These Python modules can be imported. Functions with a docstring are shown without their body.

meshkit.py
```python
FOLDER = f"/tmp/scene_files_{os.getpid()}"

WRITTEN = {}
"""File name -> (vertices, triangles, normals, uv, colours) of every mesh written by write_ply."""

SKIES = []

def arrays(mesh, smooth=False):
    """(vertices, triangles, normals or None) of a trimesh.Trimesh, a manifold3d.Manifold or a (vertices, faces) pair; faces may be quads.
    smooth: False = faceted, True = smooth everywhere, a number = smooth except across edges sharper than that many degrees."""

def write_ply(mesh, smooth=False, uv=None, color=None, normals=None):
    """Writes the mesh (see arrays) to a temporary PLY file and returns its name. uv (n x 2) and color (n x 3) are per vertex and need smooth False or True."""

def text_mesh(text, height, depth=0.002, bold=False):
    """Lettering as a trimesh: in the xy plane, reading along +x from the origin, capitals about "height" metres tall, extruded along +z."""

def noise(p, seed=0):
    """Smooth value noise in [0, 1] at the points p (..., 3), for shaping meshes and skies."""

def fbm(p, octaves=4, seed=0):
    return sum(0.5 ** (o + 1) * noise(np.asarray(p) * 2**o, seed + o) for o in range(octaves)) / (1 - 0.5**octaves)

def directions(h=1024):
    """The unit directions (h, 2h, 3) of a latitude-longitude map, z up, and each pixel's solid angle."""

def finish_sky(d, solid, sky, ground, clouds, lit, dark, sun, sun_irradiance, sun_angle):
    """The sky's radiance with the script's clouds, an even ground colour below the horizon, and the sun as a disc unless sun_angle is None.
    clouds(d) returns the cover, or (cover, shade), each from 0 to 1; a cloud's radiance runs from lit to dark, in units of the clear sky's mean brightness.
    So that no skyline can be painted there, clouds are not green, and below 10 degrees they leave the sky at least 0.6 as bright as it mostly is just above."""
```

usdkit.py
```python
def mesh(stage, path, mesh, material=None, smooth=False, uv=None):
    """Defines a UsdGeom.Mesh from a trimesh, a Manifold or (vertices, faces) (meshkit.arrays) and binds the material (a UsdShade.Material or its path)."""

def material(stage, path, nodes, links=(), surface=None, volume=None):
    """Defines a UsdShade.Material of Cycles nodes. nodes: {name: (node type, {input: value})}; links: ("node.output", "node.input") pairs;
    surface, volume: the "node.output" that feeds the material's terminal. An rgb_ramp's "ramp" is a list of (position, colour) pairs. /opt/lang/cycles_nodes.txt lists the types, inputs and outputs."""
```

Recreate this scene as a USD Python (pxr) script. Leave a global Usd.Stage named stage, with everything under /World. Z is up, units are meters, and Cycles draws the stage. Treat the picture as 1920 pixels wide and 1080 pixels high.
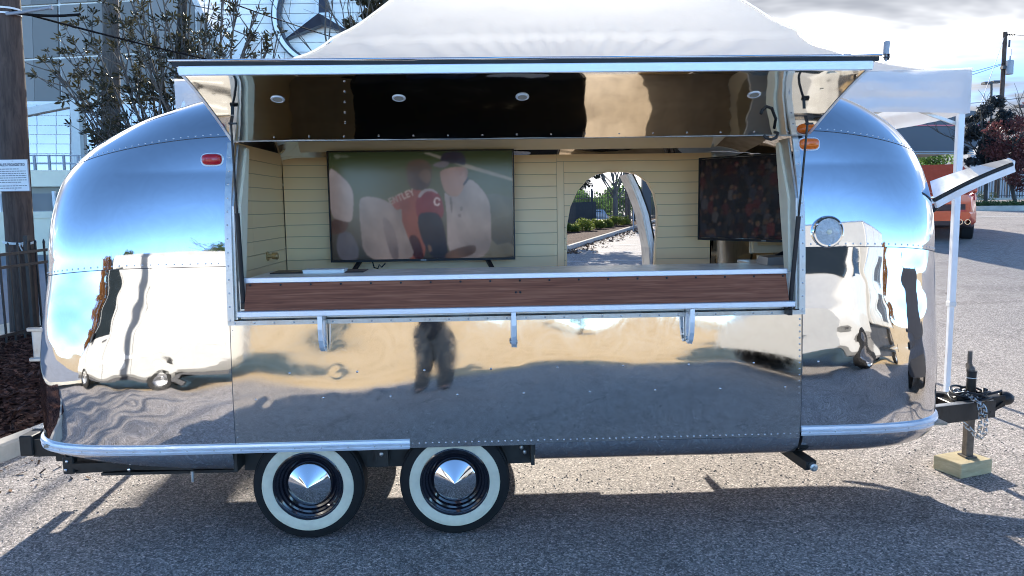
import math, random
import numpy as np
import trimesh
import manifold3d as m3
import shapely
from shapely.geometry import Polygon, LineString, Point, box as sbox
from pxr import Usd, UsdGeom, UsdLux, UsdShade, Gf, Sdf, Vt
import usdkit
from meshkit import fbm, noise, text_mesh

stage = Usd.Stage.CreateInMemory()
UsdGeom.SetStageUpAxis(stage, "Z")
UsdGeom.SetStageMetersPerUnit(stage, 1.0)
UsdGeom.Xform.Define(stage, "/World")
UsdGeom.Scope.Define(stage, "/World/Looks")

# ---------------------------------------------------------------- camera, sky, sun, exposure
EYE = np.array([0.0, 0.0, 1.98])
PITCH, ROLL = 0.11, 0.0145
SUN_EL, SUN_AZ = math.radians(22.0), math.radians(-6.0)      # azimuth from +y towards +x
SUN_DIR = np.array([math.sin(SUN_AZ) * math.cos(SUN_EL), math.cos(SUN_AZ) * math.cos(SUN_EL), math.sin(SUN_EL)])
EXPOSURE = 1.95
SKY_STRENGTH, SUN_INTENSITY = 0.13, 0.64

fwd = np.array([0, math.cos(PITCH), -math.sin(PITCH)]); up0 = np.array([0, math.sin(PITCH), math.cos(PITCH)])
c_right = math.cos(ROLL) * np.array([1.0, 0, 0]) - math.sin(ROLL) * up0
c_up = math.sin(ROLL) * np.array([1.0, 0, 0]) + math.cos(ROLL) * up0
cam = UsdGeom.Camera.Define(stage, "/World/camera")
cam.AddTransformOp().Set(Gf.Matrix4d(*c_right, 0, *c_up, 0, *(-fwd), 0, *EYE, 1))
cam.CreateHorizontalApertureAttr(36.0); cam.CreateVerticalApertureAttr(20.25)
cam.CreateFocalLengthAttr(36.0 * 1400 / 1920)
cam.CreateClippingRangeAttr(Gf.Vec2f(0.05, 5000))
cam.CreateExposureAttr(EXPOSURE)

dome = UsdLux.DomeLight.Define(stage, "/World/sky")
dome.CreateIntensityAttr(1.0)
dome.GetPrim().SetCustomDataByKey("kind", "structure")
sky_mat = usdkit.material(stage, "/World/Looks/sky_look", {
    "sky": ("sky_texture", {"sky_type": "single_scattering", "sun_disc": False, "sun_elevation": SUN_EL, "sun_rotation": SUN_AZ, "altitude": 100.0, "air_density": 0.33, "aerosol_density": 0.03, "ozone_density": 3.0}),
    "tc": ("texture_coordinate", {}),
    "sep": ("separate_xyz", {}),
    "tint": ("mix_color", {"blend_type": "multiply", "fac": 1.0, "b": (0.92, 1.05, 1.0), "use_clamp": False}), "zp": ("math", {"math_type": "add", "value2": 0.22}),
    "zm": ("math", {"math_type": "maximum", "value2": 0.05}),
    "px": ("math", {"math_type": "divide"}), "py": ("math", {"math_type": "divide"}),
    "pl": ("combine_xyz", {"z": 0.0}),
    "n1": ("noise_texture", {"scale": 1.55, "detail": 7.0, "roughness": 0.55, "distortion": 0.25}),
    "r1": ("rgb_ramp", {"ramp": [(0.26, (0, 0, 0)), (0.42, (1, 1, 1))]}),
    "n2": ("noise_texture", {"scale": 1.1, "detail": 5.0, "roughness": 0.55, "distortion": 0.4}),
    "off": ("vector_math", {"math_type": "add", "vector2": (3.37, 1.9, 0.0)}),
    "r2": ("rgb_ramp", {"ramp": [(0.33, (14.0, 13.6, 13.0)), (0.41, (3.2, 3.2, 3.25)), (0.47, (1.75, 1.8, 1.92)), (0.53, (1.0, 1.06, 1.2)), (0.66, (0.66, 0.72, 0.86))]}),
    "front": ("map_range", {"range_type": "smoothstep", "from_min": 0.05, "from_max": 0.45, "to_min": 0.0, "to_max": 1.0, "clamp": True}),
    "zk": ("math", {"math_type": "multiply_add", "value2": -0.95}), "cov": ("math", {"math_type": "multiply"}),
    "mix": ("mix_color", {"blend_type": "mix"}),
    "bg": ("background_shader", {"strength": SKY_STRENGTH}),
}, [("tc.generated", "sep.vector"), ("sep.z", "zp.value1"), ("zp.value", "zm.value1"), ("sep.x", "px.value1"), ("zm.value", "px.value2"), ("sep.y", "py.value1"), ("zm.value", "py.value2"),
    ("px.value", "pl.x"), ("py.value", "pl.y"), ("pl.vector", "n1.vector"), ("n1.fac", "r1.fac"), ("pl.vector", "off.vector1"), ("off.vector", "n2.vector"), ("n2.fac", "r2.fac"),
    ("sep.z", "zk.value1"), ("sep.y", "zk.value3"), ("zk.value", "front.value"), ("r1.color", "cov.value1"), ("front.result", "cov.value2"), ("cov.value", "mix.fac"), ("sky.color", "tint.a"), ("tint.result", "mix.a"), ("r2.color", "mix.b"), ("mix.result", "bg.color")], surface="bg.background")
UsdShade.MaterialBindingAPI.Apply(dome.GetPrim()).Bind(sky_mat)

sun = UsdLux.DistantLight.Define(stage, "/World/sun")
sun.CreateIntensityAttr(SUN_INTENSITY); sun.CreateNormalizeAttr(True) if hasattr(sun, "CreateNormalizeAttr") else None
sun.CreateAngleAttr(0.53); sun.CreateColorAttr(Gf.Vec3f(1.0, 0.93, 0.82))
_z = SUN_DIR; _x = np.cross([0, 0, 1.0], _z); _x /= np.linalg.norm(_x); _y = np.cross(_z, _x)
sun.AddTransformOp().Set(Gf.Matrix4d(*_x, 0, *_y, 0, *_z, 0, 0, 0, 30, 1))

# ---------------------------------------------------------------- helpers
def ray(px, py):
    return fwd + c_right * (px - 960) / 1400 - c_up * (py - 540) / 1400
def at(px, py, y):                       # the point at depth y that the photograph shows at (px, py)
    d = ray(px, py); return EYE + d * y / d[1]
YAW = 0.035
T0 = np.array([0, 4.3, 0.0]); AX = np.array([math.cos(YAW), math.sin(YAW), 0]); AY = np.array([-math.sin(YAW), math.cos(YAW), 0])
def atl(px, py, Y):                      # the same on a plane of the trailer, in the trailer's own coordinates
    d = ray(px, py); t = ((T0 - EYE) @ AY + Y) / (d @ AY); p = EYE + d * t - T0
    return np.array([p @ AX, p @ AY, p[2]])
def sstep(a, b, x):
    t = np.clip((np.asarray(x, float) - a) / (b - a), 0, 1); return t * t * (3 - 2 * t)

_used = {}
def numbered(parent, name):
    k = f"{parent}/{name}"; n = _used.get(k, 0); _used[k] = n + 1
    return k if n == 0 else f"{k}_{n:03d}"
def setdata(prim, label=None, cat=None, group=None, kind=None):
    for k, v in (("label", label), ("category", cat), ("group", group), ("kind", kind)):
        if v: prim.SetCustomDataByKey(k, v)

class Thing:
    def __init__(s, name, label=None, cat=None, loc=(0, 0, 0), rz=0.0, group=None, kind=None):
        s.path = numbered("/World", name); s.loc = np.asarray(loc, float); s.rz = rz
        x = UsdGeom.Xform.Define(stage, s.path); x.AddTranslateOp().Set(Gf.Vec3d(*map(float, s.loc)))
        if rz: x.AddRotateZOp().Set(math.degrees(rz))
        s.prim = x.GetPrim(); setdata(s.prim, label, cat, group, kind)
    def add(s, name, mesh, mat, parent=None, smooth=False, label=None, kind=None, world=False, prim_col=None):
        path = numbered(parent or s.path, name)
        v, f = mv(mesh)
        if world:
            v = v - s.loc
            if s.rz:
                c, n = math.cos(-s.rz), math.sin(-s.rz); v = v @ np.array([[c, -n, 0], [n, c, 0], [0, 0, 1]]).T
        m = usdkit.mesh(stage, path, (v, f), M[mat], smooth=smooth)
        setdata(m.GetPrim(), label=label, kind=kind)
        if prim_col is not None:
            UsdGeom.PrimvarsAPI(m).CreatePrimvar("tint", Sdf.ValueTypeNames.Color3fArray, "vertex").Set(Vt.Vec3fArray.FromNumpy(np.asarray(prim_col, np.float32)))
        return path
    def copy(s, loc, rz=0.0, label=None, group=None):
        was = s.prim.GetCustomData(); name = s.path.split("/")[-1].rstrip("0123456789").rstrip("_")
        r = Thing.__new__(Thing); r.path = numbered("/World", name); r.loc = np.asarray(loc, float); r.rz = rz
        x = UsdGeom.Xform.Define(stage, r.path); r.prim = x.GetPrim()
        r.prim.GetReferences().AddInternalReference(s.path)
        x.ClearXformOpOrder(); x.AddTranslateOp().Set(Gf.Vec3d(*map(float, loc)))
        rot = x.AddRotateZOp() if not r.prim.HasAttribute("xformOp:rotateZ") else UsdGeom.XformOp(r.prim.GetAttribute("xformOp:rotateZ"))
        rot.Set(math.degrees(rz)); x.SetXformOpOrder([UsdGeom.XformOp(r.prim.GetAttribute("xformOp:translate")), rot])
        r.prim.SetInstanceable(True)
        setdata(r.prim, label or was.get("label"), was.get("category"), group or was.get("group"))
        return r

def mv(mesh):
    if isinstance(mesh, list): mesh = cat(mesh)
    if hasattr(mesh, "to_mesh"):
        m = mesh.to_mesh(); return np.array(m.vert_properties[:, :3], float), np.array(m.tri_verts)
    if isinstance(mesh, tuple): 
        v, f = np.asarray(mesh[0], float), np.asarray(mesh[1], int)
        if f.shape[1] == 4: f = np.vstack([f[:, [0, 1, 2]], f[:, [0, 2, 3]]])
        return v, f
    return np.array(mesh.vertices, float), np.array(mesh.faces)
def cat(ms):
    vs, fs, n = [], [], 0
    for m in ms:
        v, f = mv(m); vs.append(v); fs.append(f + n); n += len(v)
    return np.vstack(vs), np.vstack(fs)
def bx(x0, x1, y0, y1, z0, z1, ch=0.0):
    if ch > 0:
        pts = []
        for x, sx in ((x0, 1), (x1, -1)):
            for y, sy in ((y0, 1), (y1, -1)):
                for z, sz in ((z0, 1), (z1, -1)):
                    pts += [(x + sx * ch, y + sy * ch, z), (x + sx * ch, y, z + sz * ch), (x, y + sy * ch, z + sz * ch)]
        return mv(m3.Manifold.hull_points(np.array(pts, float)))
    v = np.array([(x, y, z) for x in (x0, x1) for y in (y0, y1) for z in (z0, z1)], float)
    f = np.array([(0, 1, 3, 2), (4, 6, 7, 5), (0, 4, 5, 1), (2, 3, 7, 6), (0, 2, 6, 4), (1, 5, 7, 3)])
    return mv((v, f))
def tube(pts, r, sides=8, cap=True):
    p = np.asarray(pts, float); n = len(p); r = np.broadcast_to(np.asarray(r, float), (n,))
    t = np.gradient(p, axis=0); t /= np.linalg.norm(t, axis=1, keepdims=True) + 1e-12
    ref = np.array([0, 0, 1.0]) if abs(t[:, 2]).mean() < 0.9 else np.array([1.0, 0, 0])
    a = np.cross(t, ref); a /= np.linalg.norm(a, axis=1, keepdims=True) + 1e-12
    b = np.cross(t, a); an = np.arange(sides) * 2 * np.pi / sides
    v = p[:, None] + r[:, None, None] * (np.cos(an)[None, :, None] * a[:, None] + np.sin(an)[None, :, None] * b[:, None])
    i, j = np.meshgrid(np.arange(n - 1), np.arange(sides), indexing="ij")
    q = np.stack([i * sides + j, i * sides + (j + 1) % sides, (i + 1) * sides + (j + 1) % sides, (i + 1) * sides + j], -1).reshape(-1, 4)[:, ::-1]
    v = v.reshape(-1, 3); f = mv((v, q))[1]
    if cap:
        v = np.vstack([v, p[0], p[-1]]); k = np.arange(sides)
        f = np.vstack([f, np.stack([np.full(sides, n * sides), k, (k + 1) % sides], 1), np.stack([np.full(sides, n * sides + 1), (n - 1) * sides + (k + 1) % sides, (n - 1) * sides + k], 1)])
    return v, f
def bar(a, b, w, h, up=(0, 0, 1)):       # square bar from a to b
    a, b = np.asarray(a, float), np.asarray(b, float); t = b - a; L = np.linalg.norm(t); t /= L
    s = np.cross(t, up); 
    if np.linalg.norm(s) < 1e-6: s = np.cross(t, (1.0, 0, 0))
    s /= np.linalg.norm(s); u = np.cross(s, t)
    v, f = bx(-w / 2, w / 2, 0, L, -h / 2, h / 2)
    return a + v[:, :1] * s + v[:, 1:2] * t + v[:, 2:] * u, f
def lathe(prof, axis="y", n=48, at=(0, 0, 0)):   # prof: (distance along axis, radius)
    prof = np.asarray(prof, float); k = len(prof); an = np.arange(n) * 2 * np.pi / n
    h, r = prof[:, 0], prof[:, 1]
    c, s = np.cos(an), np.sin(an)
    X = r[:, None] * c; Y = np.broadcast_to(h[:, None], X.shape); Z = r[:, None] * s
    v = {"y": np.stack([X, Y, Z], -1), "z": np.stack([X, -Z, Y], -1), "x": np.stack([Y, Z, X], -1)}[axis].reshape(-1, 3) + np.asarray(at, float)
    i, j = np.meshgrid(np.arange(k - 1), np.arange(n), indexing="ij")
    q = np.stack([i * n + j, (i + 1) * n + j, (i + 1) * n + (j + 1) % n, i * n + (j + 1) % n], -1).reshape(-1, 4)[:, ::-1]
    return mv((v, q))
def extr(poly, d, to=None):              # shapely polygon extruded by d along +z, optional map of the vertices
    ms = [trimesh.creation.extrude_polygon(g, d, engine="earcut") for g in getattr(poly, "geoms", [poly]) if g.area > 1e-9]
    v, f = cat(ms)
    return (to(v) if to else v), f
XZ = lambda y0, s=1: (lambda v: np.stack([v[:, 0], y0 + s * v[:, 2], v[:, 1]], 1))      # polygon in x, z; thickness along y
YZ = lambda x0, s=1: (lambda v: np.stack([x0 + s * v[:, 2], v[:, 0], v[:, 1]], 1))
def hull(pts): return mv(m3.Manifold.hull_points(np.asarray(pts, float)))
def grid(fn, nu, nv):
    u, v = np.meshgrid(np.linspace(0, 1, nu), np.linspace(0, 1, nv), indexing="ij")
    p = fn(u, v).reshape(-1, 3); i, j = np.meshgrid(np.arange(nu - 1), np.arange(nv - 1), indexing="ij")
    q = np.stack([i * nv + j, (i + 1) * nv + j, (i + 1) * nv + j + 1, i * nv + j + 1], -1).reshape(-1, 4)
    return mv((p, q))
def ball(c, r, n=1, sq=(1, 1, 1)):
    m = trimesh.creation.icosphere(n, r); return np.array(m.vertices) * np.asarray(sq) + np.asarray(c), np.array(m.faces)
def turn(mesh, rz=0.0, loc=(0, 0, 0)):
    v, f = mv(mesh); c, s = math.cos(rz), math.sin(rz)
    return v @ np.array([[c, -s, 0], [s, c, 0], [0, 0, 1]]).T + np.asarray(loc, float), f
# ---------------------------------------------------------------- materials
M = {}
def mat(name, nodes, links=(), surface="p.BSDF", volume=None):
    M[name] = usdkit.material(stage, "/World/Looks/" + name, nodes, links, surface=surface, volume=volume)
def plain(name, col, rough=0.5, metal=0.0, spec=0.5, var=0.0, scale=6.0, bump=0.0, bscale=60.0, coat=0.0, dist=0.01):
    """A colour with soft uneven wear: noise over the colour and the roughness, and a fine bump."""
    n = {"p": ("principled_bsdf", {"metallic": metal, "roughness": rough, "specular_ior_level": spec, "coat_weight": coat}), "g": ("texture_coordinate", {})}
    col = np.asarray(col, float)
    n["n"] = ("noise_texture", {"scale": scale, "detail": 5.0, "roughness": 0.6})
    n["r"] = ("rgb_ramp", {"ramp": [(0.3, tuple(col * (1 - var))), (0.7, tuple(np.minimum(col * (1 + var), 0.95)))]})
    n["m"] = ("map_range", {"from_min": 0.3, "from_max": 0.7, "to_min": max(rough - 0.06, 0.01), "to_max": rough + 0.08})
    L = [("g.object", "n.vector"), ("n.fac", "r.fac"), ("r.color", "p.base_color"), ("n.fac", "m.value"), ("m.result", "p.roughness")]
    if bump:
        n["bn"] = ("noise_texture", {"scale": bscale, "detail": 3.0}); n["b"] = ("bump", {"strength": bump, "distance": dist})
        L += [("g.object", "bn.vector"), ("bn.fac", "b.height"), ("b.normal", "p.normal")]
    mat(name, n, L)

def polished(name, col, rough, swirl, sscale, rvar=0.02):
    mat(name, {
        "g": ("texture_coordinate", {}),
        "w": ("noise_texture", {"scale": sscale, "detail": 4.0, "roughness": 0.6, "distortion": 2.2}),
        "b": ("bump", {"strength": swirl, "distance": 0.0015}),
        "n": ("noise_texture", {"scale": sscale * 1.7, "detail": 5.0, "roughness": 0.65, "distortion": 3.0}),
        "m": ("map_range", {"from_min": 0.35, "from_max": 0.7, "to_min": rough, "to_max": rough + rvar}),
        "c": ("rgb_ramp", {"ramp": [(0.3, tuple(np.array(col) * 0.93)), (0.7, col)]}),
        "p": ("principled_bsdf", {"metallic": 1.0}),
    }, [("g.object", "w.vector"), ("g.object", "n.vector"), ("w.fac", "b.height"), ("b.normal", "p.normal"), ("n.fac", "m.value"), ("m.result", "p.roughness"), ("n.fac", "c.fac"), ("c.color", "p.base_color")])
polished("polished_aluminium", (0.90, 0.90, 0.91), 0.015, 0.05, 3.0, 0.03)
polished("swirled_aluminium", (0.90, 0.87, 0.82), 0.03, 0.04, 3.2, 0.06)
polished("hatch_aluminium", (0.80, 0.77, 0.71), 0.03, 0.05, 2.5, 0.03)
polished("belly_aluminium", (0.70, 0.70, 0.71), 0.16, 0.1, 6.0, 0.12)
plain("trim_aluminium", (0.86, 0.88, 0.92), 0.42, 0.75, var=0.04, scale=9)
plain("dull_aluminium", (0.62, 0.61, 0.58), 0.38, 1.0, var=0.12, scale=14)
plain("rivet_aluminium", (0.72, 0.72, 0.72), 0.22, 1.0)
plain("seam_shadow", (0.05, 0.05, 0.055), 0.5)  # dark tone standing in for shade along the lapped seams
plain("chrome", (0.93, 0.93, 0.93), 0.02, 1.0)
plain("brass", (0.62, 0.50, 0.30), 0.25, 1.0, var=0.1)
plain("cream_paint", (0.95, 0.72, 0.42), 0.42, var=0.03, scale=3.0, bump=0.05, bscale=40)
plain("cream_groove", (0.30, 0.25, 0.17), 0.6)
plain("cream_trim", (0.84, 0.76, 0.58), 0.4, var=0.03)
plain("frame_black", (0.022, 0.019, 0.016), 0.38, var=0.3, scale=12, bump=0.1)
plain("gloss_black", (0.006, 0.006, 0.009), 0.07, coat=0.6)
plain("black_plastic", (0.012, 0.012, 0.013), 0.35)
plain("wire_black", (0.012, 0.012, 0.013), 0.95, spec=0.03)
plain("rubber_seal", (0.012, 0.012, 0.012), 0.6)
plain("whitewall", (0.70, 0.65, 0.50), 0.55, var=0.09, scale=14)
plain("floor_dark", (0.46, 0.36, 0.26), 0.4, var=0.2)
plain("counter_laminate", (0.74, 0.71, 0.64), 0.3, var=0.05)
plain("red_lens", (0.42, 0.006, 0.012), 0.12, coat=0.5)
plain("amber_lens", (0.75, 0.13, 0.004), 0.14, coat=0.5)
plain("grey_lens", (0.55, 0.55, 0.55), 0.12, coat=0.6, var=0.2, scale=60, bump=0.6, bscale=90)
plain("white_plastic", (0.78, 0.77, 0.74), 0.4)
plain("light_diffuser", (0.32, 0.29, 0.24), 0.5)
plain("printer_grey", (0.28, 0.28, 0.27), 0.35)
plain("black_cloth", (0.018, 0.016, 0.016), 0.9, var=0.3)
plain("navy_cloth", (0.030, 0.032, 0.055), 0.9, var=0.3)
plain("white_cloth", (0.62, 0.63, 0.70), 0.9, var=0.06)
plain("steel_chain", (0.66, 0.66, 0.64), 0.28, 1.0, var=0.1)
plain("old_steel", (0.16, 0.14, 0.12), 0.42, 0.6, var=0.3, scale=14, bump=0.2)
plain("concrete", (0.46, 0.42, 0.36), 0.85, var=0.14, scale=5, bump=0.25, bscale=50)
plain("pale_concrete", (0.84, 0.73, 0.54), 0.85, var=0.08, scale=0.8)
plain("road_grey", (0.30, 0.30, 0.31), 0.85, var=0.1, scale=0.7)
plain("bridge_concrete", (0.36, 0.32, 0.26), 0.85, var=0.1, scale=0.5)
plain("grey_mesh_panel", (0.165, 0.155, 0.145), 0.6, var=0.06, scale=0.4)
plain("grey_mesh_panel_light", (0.215, 0.20, 0.187), 0.6, var=0.06, scale=0.4)
plain("panel_mullion", (0.78, 0.75, 0.72), 0.5)
plain("white_cladding", (0.93, 0.90, 0.86), 0.5, var=0.02, scale=0.3)
plain("cladding_joint", (0.74, 0.75, 0.78), 0.6)
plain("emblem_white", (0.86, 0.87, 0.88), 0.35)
plain("emblem_metal", (0.55, 0.56, 0.60), 0.22, 1.0)
plain("emblem_dark", (0.035, 0.037, 0.055), 0.4)  # dark of the sides; on star facets it paints their shade
plain("beam_paint", (0.56, 0.55, 0.52), 0.6, var=0.05)
plain("dark_roof", (0.085, 0.09, 0.105), 0.6, var=0.08, scale=0.3)
plain("red_stripe", (0.60, 0.12, 0.13), 0.5)
plain("roof_edge", (0.28, 0.29, 0.30), 0.5)
plain("grey_wall", (0.40, 0.39, 0.40), 0.8, var=0.06)
plain("fence_black", (0.008, 0.008, 0.009), 0.35)
plain("screen_cloth", (0.016, 0.020, 0.024), 0.8)
plain("sign_white", (0.74, 0.75, 0.75), 0.4, var=0.03)
plain("sign_ink", (0.10, 0.10, 0.11), 0.6)
plain("rope", (0.66, 0.68, 0.66), 0.8, var=0.2, scale=60)
plain("grey_metal", (0.30, 0.30, 0.32), 0.5, 0.3)
plain("dark_metal", (0.05, 0.05, 0.055), 0.5, 0.3)
plain("post_white", (0.84, 0.85, 0.86), 0.35, var=0.02)
plain("stop_red", (0.55, 0.03, 0.03), 0.4)
plain("line_paint", (0.68, 0.68, 0.66), 0.75, var=0.18, scale=5)
plain("suv_paint", (0.56, 0.075, 0.025), 0.2, 0.35, coat=0.8, var=0.03)
plain("suv_trim", (0.05, 0.018, 0.014), 0.4)
plain("silver_paint", (0.52, 0.55, 0.58), 0.25, 0.4, coat=0.6)
plain("van_white", (0.40, 0.395, 0.38), 0.25, coat=0.5)
plain("car_glass", (0.012, 0.016, 0.018), 0.04, spec=0.7)
plain("tail_red", (0.50, 0.012, 0.012), 0.15, coat=0.5)
plain("alloy", (0.62, 0.62, 0.63), 0.25, 1.0)
plain("denim_grey", (0.115, 0.125, 0.13), 0.9, var=0.2, scale=25, bump=0.2)
plain("dark_shirt", (0.035, 0.04, 0.05), 0.9, var=0.15)
plain("skin", (0.52, 0.31, 0.22), 0.5, var=0.05, scale=20)
plain("hair", (0.05, 0.03, 0.02), 0.7)
plain("shoe", (0.04, 0.04, 0.045), 0.6)
plain("leaf_litter", (0.16, 0.085, 0.045), 0.9, var=0.4, scale=12)
plain("tan_render", (0.50, 0.42, 0.31), 0.85, var=0.1)

# tyre rubber with fine circumferential grooves comes as geometry; here only its dusty tone
plain("tyre_rubber", (0.011, 0.0105, 0.0105), 0.68, spec=0.3, var=0.35, scale=18, bump=0.2, bscale=90)
# wood laminate: long grain along x
mat("wood_laminate", {"g": ("texture_coordinate", {}), "mp": ("mapping", {"scale": (1.3, 26.0, 40.0)}),
    "n": ("noise_texture", {"scale": 2.2, "detail": 8.0, "roughness": 0.62, "distortion": 0.5}),
    "r": ("rgb_ramp", {"ramp": [(0.32, (0.14, 0.042, 0.019)), (0.5, (0.245, 0.080, 0.038)), (0.68, (0.34, 0.13, 0.068))]}),
    "p": ("principled_bsdf", {"roughness": 0.45, "specular_ior_level": 0.3})},
    [("g.object", "mp.vector"), ("mp.vector", "n.vector"), ("n.fac", "r.fac"), ("r.color", "p.base_color")])
# asphalt with exposed stone; tan tone paints the warm sunlit ground behind the photographer
def asphalt(name, tone, stone_scale, contrast):
    mat(name, {"g": ("geometry", {}),
        "v": ("voronoi_texture", {"scale": stone_scale, "feature": "f1"}),
        "ve": ("voronoi_texture", {"scale": stone_scale, "feature": "distance_to_edge"}),
        "v2": ("voronoi_texture", {"scale": stone_scale * 2.3, "feature": "f1"}),
        "bw": ("separate_color", {}), "bw2": ("separate_color", {}),
        "r": ("rgb_ramp", {"ramp": [(0.0, (0.17, 0.163, 0.162)), (0.35, (0.29, 0.279, 0.28)), (0.7, (0.42, 0.404, 0.405)), (0.9, (0.56, 0.535, 0.53)), (1.0, (0.72, 0.69, 0.69))]}),
        "r2": ("rgb_ramp", {"ramp": [(0.0, (0.6, 0.6, 0.6)), (1.0, (1.3, 1.29, 1.27))]}),
        "e": ("rgb_ramp", {"ramp": [(0.0, (0.35, 0.34, 0.33)), (0.09, (1, 1, 1))]}),
        "n": ("noise_texture", {"scale": 0.8, "detail": 8.0, "roughness": 0.68, "distortion": 0.8}),
        "rn": ("rgb_ramp", {"ramp": [(0.28, tuple(np.array(tone) * 0.66)), (0.45, tuple(np.array(tone) * 0.97)), (0.72, tuple(np.array(tone) * 1.12))]}),
        "m1": ("mix_color", {"blend_type": "multiply", "fac": 1.0, "use_clamp": False}), "m2": ("mix_color", {"blend_type": "multiply", "fac": 0.9, "use_clamp": False}), "m3": ("mix_color", {"blend_type": "multiply", "fac": 0.8, "use_clamp": False}),
        "cn": ("noise_texture", {"scale": 0.9, "detail": 4.0, "roughness": 0.6}), "cw": ("vector_math", {"math_type": "multiply_add", "vector2": (0.9, 0.9, 0.0)}), "cv": ("voronoi_texture", {"scale": 0.27, "feature": "distance_to_edge"}), "cr": ("rgb_ramp", {"ramp": [(0.0, (0.42, 0.41, 0.40)), (0.0035, (0.62, 0.61, 0.60)), (0.007, (1, 1, 1))]}), "m4": ("mix_color", {"blend_type": "multiply", "fac": 0.4, "use_clamp": False}),
        "sn": ("noise_texture", {"scale": 1.9, "detail": 3.0, "roughness": 0.5}), "sr": ("rgb_ramp", {"ramp": [(0.24, (0.55, 0.54, 0.53)), (0.33, (1, 1, 1))]}), "m5": ("mix_color", {"blend_type": "multiply", "fac": 0.7, "use_clamp": False}),
        "tan": ("noise_texture", {"scale": 1.2, "detail": 6.0, "roughness": 0.65}),
        "rt": ("rgb_ramp", {"ramp": [(0.3, (0.54, 0.37, 0.18)), (0.7, (0.76, 0.57, 0.33))]}),
        "s": ("separate_xyz", {}), "edge": ("noise_texture", {"scale": 0.5, "detail": 3.0}),
        "ea": ("math", {"math_type": "multiply_add", "value2": 2.6}),
        "w": ("map_range", {"range_type": "smoothstep", "from_min": -0.2, "from_max": -1.6, "to_min": 0.0, "to_max": 1.0, "clamp": True}),
        "mt": ("mix_color", {"blend_type": "mix"}),
        "h": ("math", {"math_type": "multiply_add", "value2": 1.0}),
        "b": ("bump", {"strength": contrast, "distance": 0.012}),
        "p": ("principled_bsdf", {"roughness": 0.8, "specular_ior_level": 0.25})},
        [("g.position", "v.vector"), ("g.position", "ve.vector"), ("g.position", "v2.vector"), ("g.position", "n.vector"), ("g.position", "tan.vector"), ("g.position", "edge.vector"), ("g.position", "s.vector"),
         ("v.color", "bw.color"), ("v2.color", "bw2.color"), ("bw.r", "r.fac"), ("bw2.r", "r2.fac"), ("ve.distance", "e.fac"), ("n.fac", "rn.fac"),
         ("r.color", "m1.a"), ("r2.color", "m1.b"), ("m1.result", "m2.a"), ("e.color", "m2.b"), ("m2.result", "m3.a"), ("rn.color", "m3.b"),
         ("tan.fac", "rt.fac"), ("s.y", "ea.value3"), ("edge.fac", "ea.value1"), ("ea.value", "w.value"), ("w.result", "mt.fac"), ("g.position", "cn.vector"), ("cn.color", "cw.vector1"), ("g.position", "cw.vector3"), ("cw.vector", "cv.vector"), ("cv.distance", "cr.fac"), ("m3.result", "m4.a"), ("cr.color", "m4.b"), ("g.position", "sn.vector"), ("sn.fac", "sr.fac"), ("m4.result", "m5.a"), ("sr.color", "m5.b"), ("m5.result", "mt.a"), ("rt.color", "mt.b"),
         ("mt.result", "p.base_color"), ("ve.distance", "h.value1"), ("bw.g", "h.value3"), ("ve.distance", "b.height"), ("b.normal", "p.normal")])
asphalt("asphalt", (1.33, 1.235, 1.125), 88.0, 0.5)
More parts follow.
